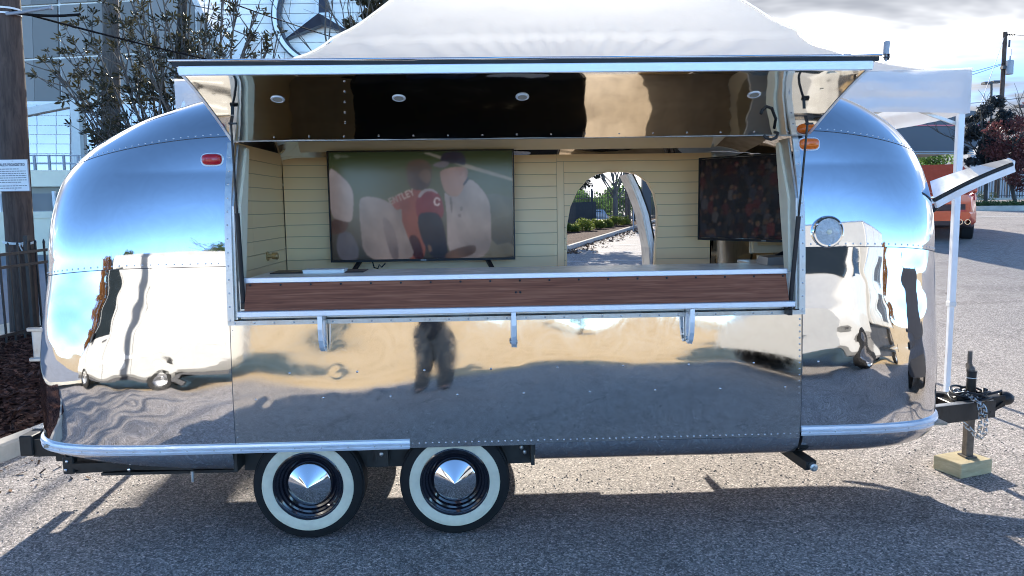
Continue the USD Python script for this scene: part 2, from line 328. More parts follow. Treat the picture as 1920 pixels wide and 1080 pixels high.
mat("mulch", {"g": ("geometry", {}), "mp": ("mapping", {"scale": (1.0, 1.0, 1.0)}),
    "v": ("voronoi_texture", {"scale": 22.0, "feature": "f1"}), "n": ("noise_texture", {"scale": 9.0, "detail": 6.0, "roughness": 0.7, "distortion": 1.5}),
    "s": ("separate_color", {}), "r": ("rgb_ramp", {"ramp": [(0.0, (0.020, 0.010, 0.008)), (0.6, (0.075, 0.035, 0.026)), (1.0, (0.16, 0.085, 0.065))]}),
    "b": ("bump", {"strength": 0.8, "distance": 0.03}), "p": ("principled_bsdf", {"roughness": 0.95, "specular_ior_level": 0.08})},
    [("g.position", "v.vector"), ("g.position", "n.vector"), ("v.color", "s.color"), ("s.r", "r.fac"), ("r.color", "p.base_color"), ("n.fac", "b.height"), ("b.normal", "p.normal")])
def bark(name, a, b, sc=(9, 9, 1.2)):
    mat(name, {"g": ("texture_coordinate", {}), "mp": ("mapping", {"scale": sc}), "n": ("noise_texture", {"scale": 2.0, "detail": 8.0, "roughness": 0.7, "distortion": 0.6}),
        "r": ("rgb_ramp", {"ramp": [(0.3, a), (0.7, b)]}), "bm": ("bump", {"strength": 0.6, "distance": 0.02}), "p": ("principled_bsdf", {"roughness": 0.9})},
        [("g.object", "mp.vector"), ("mp.vector", "n.vector"), ("n.fac", "r.fac"), ("r.color", "p.base_color"), ("n.fac", "bm.height"), ("bm.normal", "p.normal")])
bark("pole_wood", (0.030, 0.018, 0.014), (0.115, 0.075, 0.058)); bark("bark_grey", (0.055, 0.045, 0.038), (0.16, 0.135, 0.115)); bark("bark_dark", (0.03, 0.025, 0.02), (0.08, 0.065, 0.055))
bark("block_wood", (0.42, 0.34, 0.19), (0.62, 0.52, 0.32), (3, 3, 14))
def leaf(name, a, b, trans=0.35):
    mat(name, {"g": ("geometry", {}), "r": ("rgb_ramp", {"ramp": [(0.0, a), (1.0, b)]}), "d": ("principled_bsdf", {"roughness": 0.5, "specular_ior_level": 0.4}), "t": ("translucent_bsdf", {}),
        "m": ("mix_closure", {"fac": trans})},
        [("g.random_per_island", "r.fac"), ("r.color", "d.base_color"), ("r.color", "t.color"), ("d.BSDF", "m.closure1"), ("t.BSDF", "m.closure2")], surface="m.closure")
leaf("magnolia_leaf", (0.055, 0.052, 0.028), (0.26, 0.21, 0.12), 0.3)
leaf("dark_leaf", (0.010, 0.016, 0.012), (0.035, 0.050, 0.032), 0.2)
leaf("fresh_leaf", (0.12, 0.22, 0.05), (0.28, 0.42, 0.12), 0.5)
leaf("shrub_leaf", (0.16, 0.20, 0.035), (0.42, 0.42, 0.11), 0.45)
leaf("red_leaf", (0.14, 0.050, 0.048), (0.34, 0.16, 0.14), 0.4)
leaf("autumn_leaf", (0.22, 0.10, 0.03), (0.42, 0.24, 0.07), 0.3)
leaf("green_leaf", (0.05, 0.085, 0.025), (0.14, 0.19, 0.06), 0.3)
leaf("grey_leaf", (0.035, 0.042, 0.045), (0.10, 0.112, 0.115), 0.3)
leaf("grass_blade", (0.06, 0.11, 0.035), (0.12, 0.18, 0.07), 0.3)
# tent cloth: white weave that lets light through
mat("tent_cloth", {"g": ("texture_coordinate", {}), "n": ("noise_texture", {"scale": 3.0, "detail": 6.0, "roughness": 0.6, "distortion": 1.0}), "b": ("bump", {"strength": 0.35, "distance": 0.03}),
    "d": ("diffuse_bsdf", {"color": (0.95, 0.94, 0.89)}), "t": ("translucent_bsdf", {"color": (0.99, 0.98, 0.945)}), "m": ("mix_closure", {"fac": 0.68})},
    [("g.object", "n.vector"), ("n.fac", "b.height"), ("b.normal", "d.normal"), ("d.BSDF", "m.closure1"), ("t.BSDF", "m.closure2")], surface="m.closure")
mat("valance_cloth", {"g": ("texture_coordinate", {}), "n": ("noise_texture", {"scale": 4.0, "detail": 6.0, "roughness": 0.6, "distortion": 1.0}), "b": ("bump", {"strength": 0.35, "distance": 0.03}),
    "d": ("diffuse_bsdf", {"color": (0.92, 0.90, 0.89)}), "t": ("translucent_bsdf", {"color": (0.9, 0.88, 0.86)}), "m": ("mix_closure", {"fac": 0.12})},
    [("g.object", "n.vector"), ("n.fac", "b.height"), ("b.normal", "d.normal"), ("d.BSDF", "m.closure1"), ("t.BSDF", "m.closure2")], surface="m.closure")
# facade glass: dark pane with a strong reflection
mat("facade_glass", {"p": ("principled_bsdf", {"base_color": (0.54, 0.46, 0.42), "metallic": 0.85, "roughness": 0.05}), "g": ("geometry", {}), "n": ("noise_texture", {"scale": 0.35, "detail": 2.0}), "b": ("bump", {"strength": 0.06, "distance": 0.3})},
    [("g.position", "n.vector"), ("n.fac", "b.height"), ("b.normal", "p.normal")])
# lit television pictures: colours come from the mesh, behind a glossy panel
def screen(name, power):
    mat(name, {"a": ("attribute", {"attribute": "tint"}), "p": ("principled_bsdf", {"base_color": (0.01, 0.01, 0.012), "roughness": 0.16, "specular_ior_level": 0.5, "emission_strength": power})},
        [("a.color", "p.emission_color")])
screen("screen_bright", 0.12); screen("screen_dim", 0.07)
# ---------------------------------------------------------------- ground
KERB = np.array([(-9.5, 2.2), (-5.2, 3.2), (-4.08, 5.5), (-3.80, 7.6), (-1.0, 17.0), (2.0, 26.5), (9.2, 48.0), (16, 66), (26, 90)])
def kerb_x(y): return np.interp(y, KERB[:, 1], KERB[:, 0])
def hz(x, y):
    x, y = np.asarray(x, float), np.asarray(y, float)
    b = 0.02 * np.maximum(y - 8, 0); b = np.where(y > 60, 1.04 + 0.004 * (y - 60), b)
    r = np.interp(y, [7.5, 10, 13, 16, 19, 24, 30, 52, 90, 400], [0, 0.10, 0.38, 0.72, 1.00, 1.22, 1.42, 1.95, 2.0, 2.6])
    w = sstep(4.0, 9.0, x - 0.15 * (y - 10)); l = sstep(0.5, 7.0, kerb_x(np.clip(y, -6, 90)) - x)
    return b * (1 - w) + r * w * 1.0 + 0.0 * l
def sheet_z(xs, ys, dz=0.0):
    X, Y = np.meshgrid(xs, ys, indexing="ij"); p = np.stack([X, Y, hz(X, Y) + dz], -1).reshape(-1, 3); n = len(ys)
    i, j = np.meshgrid(np.arange(len(xs) - 1), np.arange(n - 1), indexing="ij")
    return mv((p, np.stack([i * n + j, (i + 1) * n + j, (i + 1) * n + j + 1, i * n + j + 1], -1).reshape(-1, 4)))
gx = np.concatenate([-np.geomspace(600, 14, 22), np.linspace(-13, 13, 90), np.geomspace(14, 600, 40)])
gy = np.concatenate([-np.geomspace(600, 14, 16), np.linspace(-13, 30, 120), np.geomspace(31, 900, 50)])
def top(name, mesh, mt, label=None, cat_=None, kind="structure", smooth=False):
    path = numbered("/World", name); m = usdkit.mesh(stage, path, mv(mesh), M[mt], smooth=smooth); setdata(m.GetPrim(), label, cat_, None, kind); return path
gv, gf = sheet_z(gx, gy)
_near = (np.abs(gv[:, 0]) < 6) & (gv[:, 1] > 1) & (gv[:, 1] < 9)
top("ground", (gv, gf), "asphalt", smooth=True)
FENCE = np.array([(-8.4, -6.0), (-7.5, 2.0), (-6.80, 9.2), (-6.0, 17.0), (-1.0, 30.0), (3.1, 42.0), (8.2, 48.0), (20, 72)])
def fence_x(y): return np.interp(y, FENCE[:, 1], FENCE[:, 0])
def bedz(x, y): return hz(x, y) + 0.115 + 0.08 * sstep(0, 2.0, kerb_x(y) - x) * (1 - sstep(14, 30, y))
ys = np.concatenate([np.linspace(2.9, 4.0, 14), np.linspace(4.2, 11, 110), np.linspace(11.3, 50, 90), np.linspace(51, 70, 10)])
us = np.linspace(0, 1, 46)
YY, UU = np.meshgrid(ys, us, indexing="ij"); KX, FX = kerb_x(YY) - 0.15, fence_x(YY) - 0.55
XX = KX + (FX - KX) * UU; ZZ = bedz(XX, YY) + 0.05 * (fbm(np.stack([XX, YY, 0 * XX], -1) * 7.0, 4, 2) - 0.5) + 0.06 * (fbm(np.stack([XX, YY, 0 * XX], -1) * 1.3, 2, 5) - 0.5) * sstep(0, 0.15, UU)
n_ = len(us); i, j = np.meshgrid(np.arange(len(ys) - 1), np.arange(n_ - 1), indexing="ij")
top("mulch_bed", (np.stack([XX, YY, ZZ], -1).reshape(-1, 3), np.stack([i * n_ + j, i * n_ + j + 1, (i + 1) * n_ + j + 1, (i + 1) * n_ + j], -1).reshape(-1, 4)[:, ::-1]), "mulch", kind="structure", smooth=True)
rg = np.random.default_rng(11)
def chips(n, xy, zf, size, flat, rng, up=0.006):
    """Loose flat chips lying about: n little slabs at the points xy."""
    a = rng.uniform(0, 6.28, n); L = size * rng.uniform(0.5, 1.6, n); W = L * rng.uniform(0.2, 0.5, n); tilt = rng.normal(0, 0.35, n); roll = rng.normal(0, 0.35, n)
    c = np.stack([xy[:, 0], xy[:, 1], zf], 1); u = np.stack([np.cos(a) * np.cos(tilt), np.sin(a) * np.cos(tilt), np.sin(tilt)], 1); w = np.cross(u, np.stack([np.sin(roll) * np.sin(a), -np.sin(roll) * np.cos(a), np.cos(roll)], 1)); w /= np.linalg.norm(w, axis=1, keepdims=True); nrm = np.cross(w, u)
    nrm *= np.sign(nrm[:, 2:3])
    P = [c + u * (sx * L / 2)[:, None] + w * (sy * W / 2)[:, None] + nrm * h for h in (up, up + flat) for sx, sy in ((-1, -1), (1, -1), (1, 1), (-1, 1))]
    v = np.stack(P, 1).reshape(-1, 3); q = np.array([(4, 5, 6, 7), (0, 1, 5, 4), (1, 2, 6, 5), (2, 3, 7, 6), (3, 0, 4, 7)])
    f = (np.arange(n)[:, None, None] * 8 + q[None]).reshape(-1, 4); return mv((v, f))
n = 5200; yy = rg.uniform(5.2, 11.5, n); xx = kerb_x(yy) - 0.17 - rg.uniform(0, 1, n) * (kerb_x(yy) - 0.17 - fence_x(yy) + 0.4)
top("mulch_chips", chips(n, np.stack([xx, yy], 1), bedz(xx, yy) + 0.012, 0.07, 0.008, rg, 0.0), "mulch", "loose brown bark chips covering the planting bed", "mulch", "stuff")
n = 700; yy = 25 + 23 * rg.random(n) ** 1.3; xx = kerb_x(yy) + np.abs(rg.normal(0.1, 0.5, n)) + 0.05
top("leaf_litter", chips(n, np.stack([xx, yy], 1), hz(xx, yy) + 0.01, 0.11, 0.004, rg, 0.01), "leaf_litter", "dry brown leaves gathered along the far kerb", "leaves", "stuff")
n = 60; yy = rg.uniform(4.8, 7.0, n); xx = kerb_x(yy) + np.abs(rg.normal(0.05, 0.5, n)) + 0.04
top("leaf_litter", chips(n, np.stack([xx, yy], 1), hz(xx, yy) + 0.004, 0.045, 0.003, rg, 0.004), "leaf_litter", "a few dry leaves lying by the near kerb", "leaves", "stuff")
# loose stones over the worn asphalt of the foreground
_st = trimesh.creation.icosphere(0, 1.0); _st = np.array(_st.vertices), np.array(_st.faces)
n = 13000; rs_ = np.random.default_rng(2); d_ = 3.2 + 4.2 * rs_.random(n) ** 1.4; xx = (rs_.random(n) - 0.5) * 1.5 * d_; yy = d_
sz = 0.0028 + 0.0045 * rs_.random(n) ** 2.5; sc = sz[:, None] * rs_.uniform(0.6, 1.3, (n, 3)) * [1, 1, 0.75]; an = rs_.uniform(0, 6.28, n)
v = _st[0][None] * sc[:, None]; v = np.stack([v[..., 0] * np.cos(an)[:, None] - v[..., 1] * np.sin(an)[:, None], v[..., 0] * np.sin(an)[:, None] + v[..., 1] * np.cos(an)[:, None], v[..., 2]], -1) + np.stack([xx, yy, hz(xx, yy) + sz * 0.25], 1)[:, None]
mat("pebble", {"g": ("geometry", {}), "r": ("rgb_ramp", {"ramp": [(0.0, (0.13, 0.125, 0.12)), (0.5, (0.27, 0.26, 0.25)), (0.85, (0.42, 0.40, 0.39)), (1.0, (0.66, 0.63, 0.61))]}), "p": ("principled_bsdf", {"roughness": 0.7})}, [("g.random_per_island", "r.fac"), ("r.color", "p.base_color")])
top("loose_gravel", (v.reshape(-1, 3), (np.arange(n)[:, None, None] * 12 + _st[1][None]).reshape(-1, 3)), "pebble", "small loose stones scattered over the worn asphalt", "gravel", "stuff")
# kerb of cast stones
kerb = Thing("kerb", None, None, (KERB[2][0], KERB[2][1], 0), kind="structure")
Lk = np.concatenate([[0], np.cumsum(np.hypot(*np.diff(KERB, axis=0).T))])
def kpt(s): return np.array([np.interp(s, Lk, KERB[:, 0]), np.interp(s, Lk, KERB[:, 1])])
s0 = 3.0
while s0 < Lk[-1] - 4:
    s1 = s0 + (1.9 if s0 < 24 else 3.0); a, b = kpt(s0 + 0.004), kpt(s1 - 0.004); t = (b - a) / np.linalg.norm(b - a); nl = np.array([-t[1], t[0]]); pts = []
    for p in (a, b):
        z = float(hz(*p))
        for o, h in ((0, -0.05), (0, 0.125), (0.018, 0.145), (0.145, 0.145), (0.15, 0.12), (0.15, -0.05)): q = p + nl * o; pts.append((q[0], q[1], z + h))
    kerb.add("kerb_stone", hull(pts), "concrete", world=True); s0 = s1
# painted stall lines seen through the doorway
for yl in (22.3, 25.6, 28.6, 31.6, 34.4, 37.2, 40.0):
    x0 = float(kerb_x(yl)) + 0.4; xs = np.linspace(x0, x0 + 8.5, 12)
    top("parking_line", sheet_z(xs, np.linspace(yl - 0.055, yl + 0.055, 3) , 0.006), "line_paint")
xs = np.linspace(15.5, 19, 8); top("parking_line", sheet_z(xs, np.array([26.9, 27.05]), 0.008), "line_paint")
# road and pavement beyond the left fence
YS = np.linspace(-5, 34, 70)
def lane(x0f, x1f, dz, nu=6):
    Y, U = np.meshgrid(YS, np.linspace(0, 1, nu), indexing="ij"); X = x0f(Y) + (x1f(Y) - x0f(Y)) * U; Z = hz(X, Y) + dz; n_ = nu
    i, j = np.meshgrid(np.arange(len(YS) - 1), np.arange(n_ - 1), indexing="ij"); return mv((np.stack([X, Y, Z], -1).reshape(-1, 3), np.stack([i * n_ + j, i * n_ + j + 1, (i + 1) * n_ + j + 1, (i + 1) * n_ + j], -1).reshape(-1, 4)[:, ::-1]))
top("pavement", lane(lambda y: fence_x(y) - 0.56, lambda y: fence_x(y) - 1.7, 0.12), "pale_concrete")
top("road", lane(lambda y: fence_x(y) - 1.71, lambda y: fence_x(y) - 60, 0.006, 20), "road_grey")
# ---------------------------------------------------------------- buildings behind, left
def pslab(poly_px, d, th=0.15):            # a slab in the plane y = d whose outline is given where the photograph shows it
    p = [at(x, y, d) for x, y in poly_px]; P = Polygon([(q[0], q[2]) for q in p]); return extr(P, th, XZ(d, 1))
def clip_slab(rect, clip, d, th):
    P = Polygon(rect).intersection(Polygon(clip))
    if P.is_empty or P.area < 4: return None
    ms = [pslab(list(g.exterior.coords)[:-1], d, th) for g in getattr(P, "geoms", [P]) if g.geom_type == "Polygon"]
    return cat(ms)
B = Thing("stadium_building", "large grey panelled building with a glazed base behind the tree", "building", at(200, 400, 46) * [1, 1, 0])
face = [(-120, -25), (345, -25), (372, 30), (452, 150), (452, 420), (-120, 420)]
B.add("wall", cat([clip_slab([(-120, -25), (460, -25), (460, 210), (-120, 210)], face, 46.38, 1.5), bx(*(np.sort([at(-120, 0, 47)[0], at(452, 0, 47)[0]])), 47.6, 60, 1, 13)]), "panel_mullion", world=True)
cols = [-120, -50, 29, 112, 196, 282, 368, 455]; rows = [-140, -90, 8, 108, 203]
k = 0
for ci in range(len(cols) - 1):
    for ri in range(len(rows) - 1):
        sl = lambda x, y: y - 0.055 * (x - 110); dx = lambda y: -0.03 * (108 - y)
        x0, x1, y0, y1 = cols[ci] + 2.5, cols[ci + 1] - 2.5, rows[ri] + 2, rows[ri + 1] - 2
        xm = x0 + (x1 - x0) * (0.66 if ci % 2 else 0.4)
        for a, b, mt in ((x0, xm - 0.3, "grey_mesh_panel_light"), (xm + 0.3, x1, "grey_mesh_panel")):
            m = clip_slab([(a + dx(y0), sl(a, y0)), (b + dx(y0), sl(b, y0)), (b + dx(y1), sl(b, y1)), (a + dx(y1), sl(a, y1))], face, 46.22, 0.25)
            if m is not None: B.add("facade_panel", m, mt, world=True)
B.add("beam", pslab([(20, 208), (140, 184), (300, 168), (300, 180), (140, 198), (20, 222)], 45.70, 0.9), "beam_paint", world=True)
B.add("beam_shade_strip", pslab([(20, 222), (300, 181), (300, 190), (20, 231)], 46.22, 0.3), "dark_metal", world=True)  # dark slab that paints the shade under the beam
B.add("column", pslab([(130, 190), (146, 190), (154, 330), (141, 330)], 45.62, 0.9), "beam_paint", world=True)
B.add("column", pslab([(0, 225), (8, 225), (10, 330), (0, 330)], 45.62, 0.9), "panel_mullion", world=True)
for r0, r1, cs in ((0, 0, [12, 45, 69, 105, 131]), (0, 1, [156, 184, 214, 246, 280, 316, 352])):
    ry = [196, 217, 235, 252, 270, 288, 305, 322]
    for a, b in zip(cs[:-1], cs[1:]):
        for y0, y1 in zip(ry[:-1], ry[1:]):
            w = B.add("window", pslab([(a + 0.5, y0 + 0.5), (b - 0.5, y0 + 0.5), (b - 0.5 + 0.6, y1 - 0.5), (a + 0.5 + 0.6, y1 - 0.5)], 46.00 + 0.0 * a, 0.1), "facade_glass", world=True)
B.add("window_frame", pslab([(8, 190), (360, 190), (360, 324), (8, 324)], 46.11, 0.1), "panel_mullion", world=True)
B.add("base", pslab([(-60, 324), (420, 324), (420, 420), (-60, 420)], 46.15, 0.4), "grey_wall", world=True)
# white clad wall with the emblem
Wt = Thing("white_clad_building", "white clad building carrying a giant three-pointed star", "building", at(600, 400, 49) * [1, 1, 0])
Wt.add("wall", bx(at(372, 0, 50)[0], at(708, 0, 50)[0], 49.43, 60, 0.5, at(600, -70, 50)[2]), "cladding_joint", world=True)
zr = at(600, 150, 49)[2]; ztop_ = at(600, -62, 49)[2]; xa, xb = at(372, 0, 49)[0], at(708, 0, 49)[0]
while zr < ztop_:
    for q0, q1 in ((xa, xa + 5.2), (xa + 5.23, xa + 10.4), (xa + 10.43, xb)):
        Wt.add("cladding_panel", bx(q0, q1, 49.25, 49.42, zr + 0.02, zr + 0.58), "white_cladding", world=True)
    zr += 0.60
c = at(603, 30, 48.4); px = 48.4 / 1400
E_ = Thing("star_emblem", "giant ring with a three-pointed star mounted on the white wall", "emblem", c, 0.0)
rg3 = lambda r0, r1: Point(0, 0).buffer(r1 * px, 64).difference(Point(0, 0).buffer(r0 * px, 64))
E_.add("ring_side", extr(rg3(78, 92), 0.62, XZ(0.02, 1)), "emblem_dark"); E_.add("ring_face", extr(rg3(81.5, 88.5), 0.10, XZ(-0.10, 1)), "emblem_white")
for k in range(3):
    a = math.radians(90 + 120 * k); tip = np.array([math.cos(a), math.sin(a)]) * 79 * px
    for s in (-1, 1):
        hb = np.array([math.cos(a + s * math.radians(60)), math.sin(a + s * math.radians(60))]) * 14 * px
        E_.add("star_facet", hull([(0, -0.75, 0), (0, 0.1, 0), (tip[0], -0.04, tip[1]), (tip[0], 0.1, tip[1]), (hb[0], 0.05, hb[1]), (hb[0], 0.1, hb[1])]), "emblem_white" if (k, s) in ((0, 1), (1, -1), (2, 1)) else "emblem_dark", label="facet coloured as if lit" if (k, s) in ((0, 1), (1, -1), (2, 1)) else "facet coloured as if shaded")  # light and shade of the facets are put into the two colours
    hub = [np.array([math.cos(a + s * math.radians(60)), math.sin(a + s * math.radians(60))]) * 14 * px for s in (-1, 1)]
    E_.add("star_side", hull([(q[0], y, q[1]) for q in (tip, hub[0], hub[1], np.zeros(2)) for y in (0.101, 0.62)]), "emblem_dark")
# overpass and retaining wall, far left
def slab3(p0, p1, z0, z1, th):             # upright slab along p0..p1 on the ground plan
    p0, p1 = np.asarray(p0, float), np.asarray(p1, float); t = (p1 - p0) / np.linalg.norm(p1 - p0); n = np.array([-t[1], t[0]]) * th
    return hull([(q[0], q[1], z) for q in (p0, p1, p0 + n, p1 + n) for z in (z0, z1)])
O = Thing("overpass", "concrete overpass with a pale fascia and a post railing", "bridge", (-26, 37, 0))
P0, P1 = (-28.8, 35.2), (-11.2, 40.8)
O.add("fascia", slab3(P0, P1, 3.24, 4.04, 0.4), "pale_concrete", world=True); O.add("girder", slab3((-28.8, 35.7), (-11.2, 41.3), 2.6, 3.23, 0.8), "bridge_concrete", world=True)
O.add("deck", slab3((-28.8, 36.6), (-11.2, 42.2), 3.2, 3.9, 3.6), "bridge_concrete", world=True)
for t in np.linspace(0, 1, 30):
    q = np.array(P0) + (np.array(P1) - P0) * t + [0, 0.2]; O.add("railing_post", bx(q[0] - 0.05, q[0] + 0.05, q[1] - 0.05, q[1] + 0.05, 4.04, 4.80), "grey_metal", world=True)
for z in (4.36, 4.76): O.add("railing_bar", bar((P0[0], P0[1] + 0.2, z), (P1[0], P1[1] + 0.2, z), 0.06, 0.06), "grey_metal", world=True)
O.add("pier", bx(-19.2, -18.4, 38.6, 39.4, 0.3, 3.2), "bridge_concrete", world=True)
R = Thing("retaining_wall", "pale concrete retaining wall topped by a grey panel railing", "wall", (-18, 27.5, 0.35))
Q0, Q1 = np.array((-27.2, 26.4)), np.array((-8.8, 29.2))
for k in range(8):
    a, b = Q0 + (Q1 - Q0) * (k / 8 + 0.001), Q0 + (Q1 - Q0) * ((k + 1) / 8 - 0.001); R.add("wall_panel", slab3(a, b, 0.2, 1.77, 0.3), "pale_concrete", world=True)
R.add("coping", slab3(Q0 - [0, 0.06], Q1 - [0, 0.06], 1.772, 2.01, 0.4), "pale_concrete", world=True)
for k in range(20):
    a, b = Q0 + (Q1 - Q0) * (k / 20 + 0.003), Q0 + (Q1 - Q0) * ((k + 1) / 20 - 0.003)
    R.add("railing_panel", slab3(a + [0, 0.2], b + [0, 0.2], 2.04, 2.68, 0.04), "grey_mesh_panel_light", world=True)
    R.add("railing_post", bx(a[0] - 0.06, a[0] + 0.03, a[1] + 0.1, a[1] + 0.19, 2.01, 2.76), "panel_mullion", world=True)
# ---------------------------------------------------------------- right background
D = Thing("dark_roofed_pavilion", "wide dark grey roof on columns with a thin red stripe", "building", (24, 44, 1.8))
d = 44.0
rfp = [(1560, 196), (1700, 196), (1846, 210), (1846, 262), (1822, 284), (1560, 282)]
D.add("roof", pslab(rfp, d, 9.0), "dark_roof", world=True)
D.add("red_stripe", pslab([(1560, 234), (1838, 234), (1838, 236.2), (1560, 236.2)], d - 0.06, 0.05), "red_stripe", world=True)
for y0, y1 in ((283, 285.5), (287, 289)): D.add("roof_edge", pslab([(1560, y0), (1826, y0), (1826, y1), (1560, y1)], d - 0.1, 0.3), "roof_edge", world=True)
for x in (1580, 1850): D.add("column", pslab([(x, 284), (x + 5, 284), (x + 5, 372), (x, 372)], d + 2, 0.2), "grey_wall", world=True)
D.add("back_wall", pslab([(1820, 290), (1990, 290), (1990, 375), (1820, 375)], d + 12, 0.3), "grey_wall", world=True)
# ---------------------------------------------------------------- plants
def leaf_cloud(rng, centers, radii, n, size, droop=0.3, shell=0.55):
    """Small leaf faces spread through clumps: uneven outline, gaps between the clumps."""
    centers = np.asarray(centers, float); radii = np.asarray(radii, float); w = radii ** 2; k = rng.choice(len(centers), n, p=w / w.sum())
    d = rng.normal(size=(n, 3)); d /= np.linalg.norm(d, axis=1, keepdims=True); rad = radii[k] * (shell + (1 - shell) * rng.random(n)) * rng.random(n) ** 0.25
    c = centers[k] + d * rad[:, None] * [1, 1, 0.85]
    u = rng.normal(size=(n, 3)); u[:, 2] -= droop; u /= np.linalg.norm(u, axis=1, keepdims=True); w_ = np.cross(u, rng.normal(size=(n, 3))); w_ /= np.linalg.norm(w_, axis=1, keepdims=True)
    L = size * rng.uniform(0.6, 1.4, n)[:, None]; W = L * 0.45
    v = np.stack([c - u * L / 2, c + w_ * W / 2, c + u * L / 2, c - w_ * W / 2], 1).reshape(-1, 3); b = np.arange(n)[:, None] * 4
    return v, np.vstack([b + [0, 1, 2], b + [0, 2, 3]]).reshape(2, n, 3).transpose(1, 0, 2).reshape(-1, 3)
def branches(rng, base, direction, length, r, depth, spread=0.5, up=0.15, kids=(2, 4), segs=4, curl=0.12):
    out, tips = [], []
    def grow(p, d, L, r, k):
        pts = [np.array(p, float)]; d = np.array(d, float)
        for _ in range(segs): d = d + rng.normal(0, curl, 3) + [0, 0, up * 0.25]; d /= np.linalg.norm(d); pts.append(pts[-1] + d * L / segs)
        out.append(tube(pts, np.linspace(r, r * 0.6, segs + 1), 6 if r > 0.02 else 4, cap=False))
        if k == 0: tips.append((pts[-1], d)); tips.append((pts[-2], d)); return
        for q in range(rng.integers(*kids)):
            s = rng.normal(0, spread, 3); dd = d + s + [0, 0, up]; dd /= np.linalg.norm(dd); i = rng.integers(max(1, segs - 2), segs + 1); grow(pts[i], dd, L * rng.uniform(0.55, 0.85), r * rng.uniform(0.45, 0.62), k - 1)
    grow(base, direction, length, r, depth); return cat(out), tips
def blob_centers(rng, c, r, n, rr): 
    d = rng.normal(size=(n, 3)); d /= np.linalg.norm(d, axis=1, keepdims=True); return np.asarray(c) + d * np.asarray(r) * (rng.random(n) ** 0.45)[:, None], rr * rng.uniform(0.6, 1.25, n)
def tree(name, label, loc, h, r, mt, leafn, size, seed, barkm="bark_dark", group=None, cat_="tree", trunk_r=0.16, low=0.32, clumps=26):
    rng = np.random.default_rng(seed); t = Thing(name, label, cat_, loc, group=group)
    br, tips = branches(rng, (0, 0, -0.1), (rng.normal(0, .05), rng.normal(0, .05), 1), h * 0.5, trunk_r, 3, 0.55, 0.2, (3, 5))
    t.add("trunk", br, barkm, smooth=True)
    cs, rr = blob_centers(rng, (0, 0, h * (0.5 + low / 2)), (r, r, h * (1 - low) * 0.5), clumps, r * 0.36)
    t.add("crown", leaf_cloud(rng, cs, rr, leafn, size), mt, kind="stuff"); return t
# magnolia behind the trailer: many thin upright stems, whorls of leathery leaves at their tips
rng = np.random.default_rng(77)
mg0 = at(345, 330, 16.0); mg0[2] = 0.15
mg = Thing("magnolia_tree", "many-stemmed magnolia with dark leathery leaves behind the trailer", "tree", mg0)
stems, tips = [], []
aim = [(75, 105), (110, 95), (150, 40), (185, -30), (225, -60), (262, -70), (300, -40), (330, -80), (365, -60), (392, -30), (420, -75), (450, -20), (470, 70), (505, 95), (520, 60), (140, 150), (180, 190), (160, 240), (240, 160), (290, 120), (350, 90), (410, 60), (200, 90), (310, 40), (130, 60), (480, 20), (250, 60), (380, 20), (110, 140), (215, 0), (270, 10), (340, 30)]
for k, (ax_, ay_) in enumerate(aim):
    end = at(ax_, ay_, 16.0 + rng.uniform(-1.5, 1.5)); start = mg0 + [rng.uniform(-0.55, 0.55) + 0.4 * (ax_ - 300) / 220, rng.uniform(-0.5, 0.5), 0.5 + rng.uniform(0, 1.3)]
    side = np.array([end[0] - start[0], end[1] - start[1], 0]); m1 = start + (end - start) * 0.35 - side * 0.12 + [0, 0, 0.12]; m2 = start + (end - start) * 0.7 - side * 0.08 + [0, 0, 0.10]
    P = np.array([start, m1, m2, end]); tt = np.linspace(0, 1, 12)[:, None]; pts = P[0] * (1 - tt) ** 3 + 3 * P[1] * tt * (1 - tt) ** 2 + 3 * P[2] * tt ** 2 * (1 - tt) + P[3] * tt ** 3 + np.cumsum(rng.normal(0, 0.016, (12, 3)), axis=0)
    stems.append(tube(pts, np.linspace(0.042, 0.011, 12), 6, cap=False)); tips.append((pts[-1], pts[-1] - pts[-2]))
    for _ in range(rng.integers(10, 17)):
        i = rng.integers(4, 11); d = (pts[i] - pts[i - 1]); d = d / np.linalg.norm(d) + rng.normal(0, 0.5, 3) + [0, 0, 0.15]; d /= np.linalg.norm(d); L = rng.uniform(0.3, 0.95)
        q = np.array([pts[i], pts[i] + d * L * 0.5 + [0, 0, -0.01], pts[i] + d * L + [0, 0, 0.05 * L]]); stems.append(tube(q, [0.014, 0.010, 0.006], 5, cap=False)); tips.append((q[-1], d)); tips.append((q[1], d)) if rng.random() < 0.4 else None
mg.add("branches", cat(stems), "bark_grey", smooth=True, world=True)
tk = [at(208, y, 16.8) for y in (320, 230, 140, 60, -30)]
mg.add("trunk", tube(tk, [0.205, 0.195, 0.18, 0.165, 0.15], 12), "bark_grey", smooth=True, world=True)
tk = [at(341, y, 16.5) for y in (320, 200, 90, 0, -60)]
mg.add("trunk", tube(np.array(tk) + rng.normal(0, 0.02, (5, 3)), [0.12, 0.115, 0.105, 0.09, 0.08], 10), "bark_dark", smooth=True, world=True)
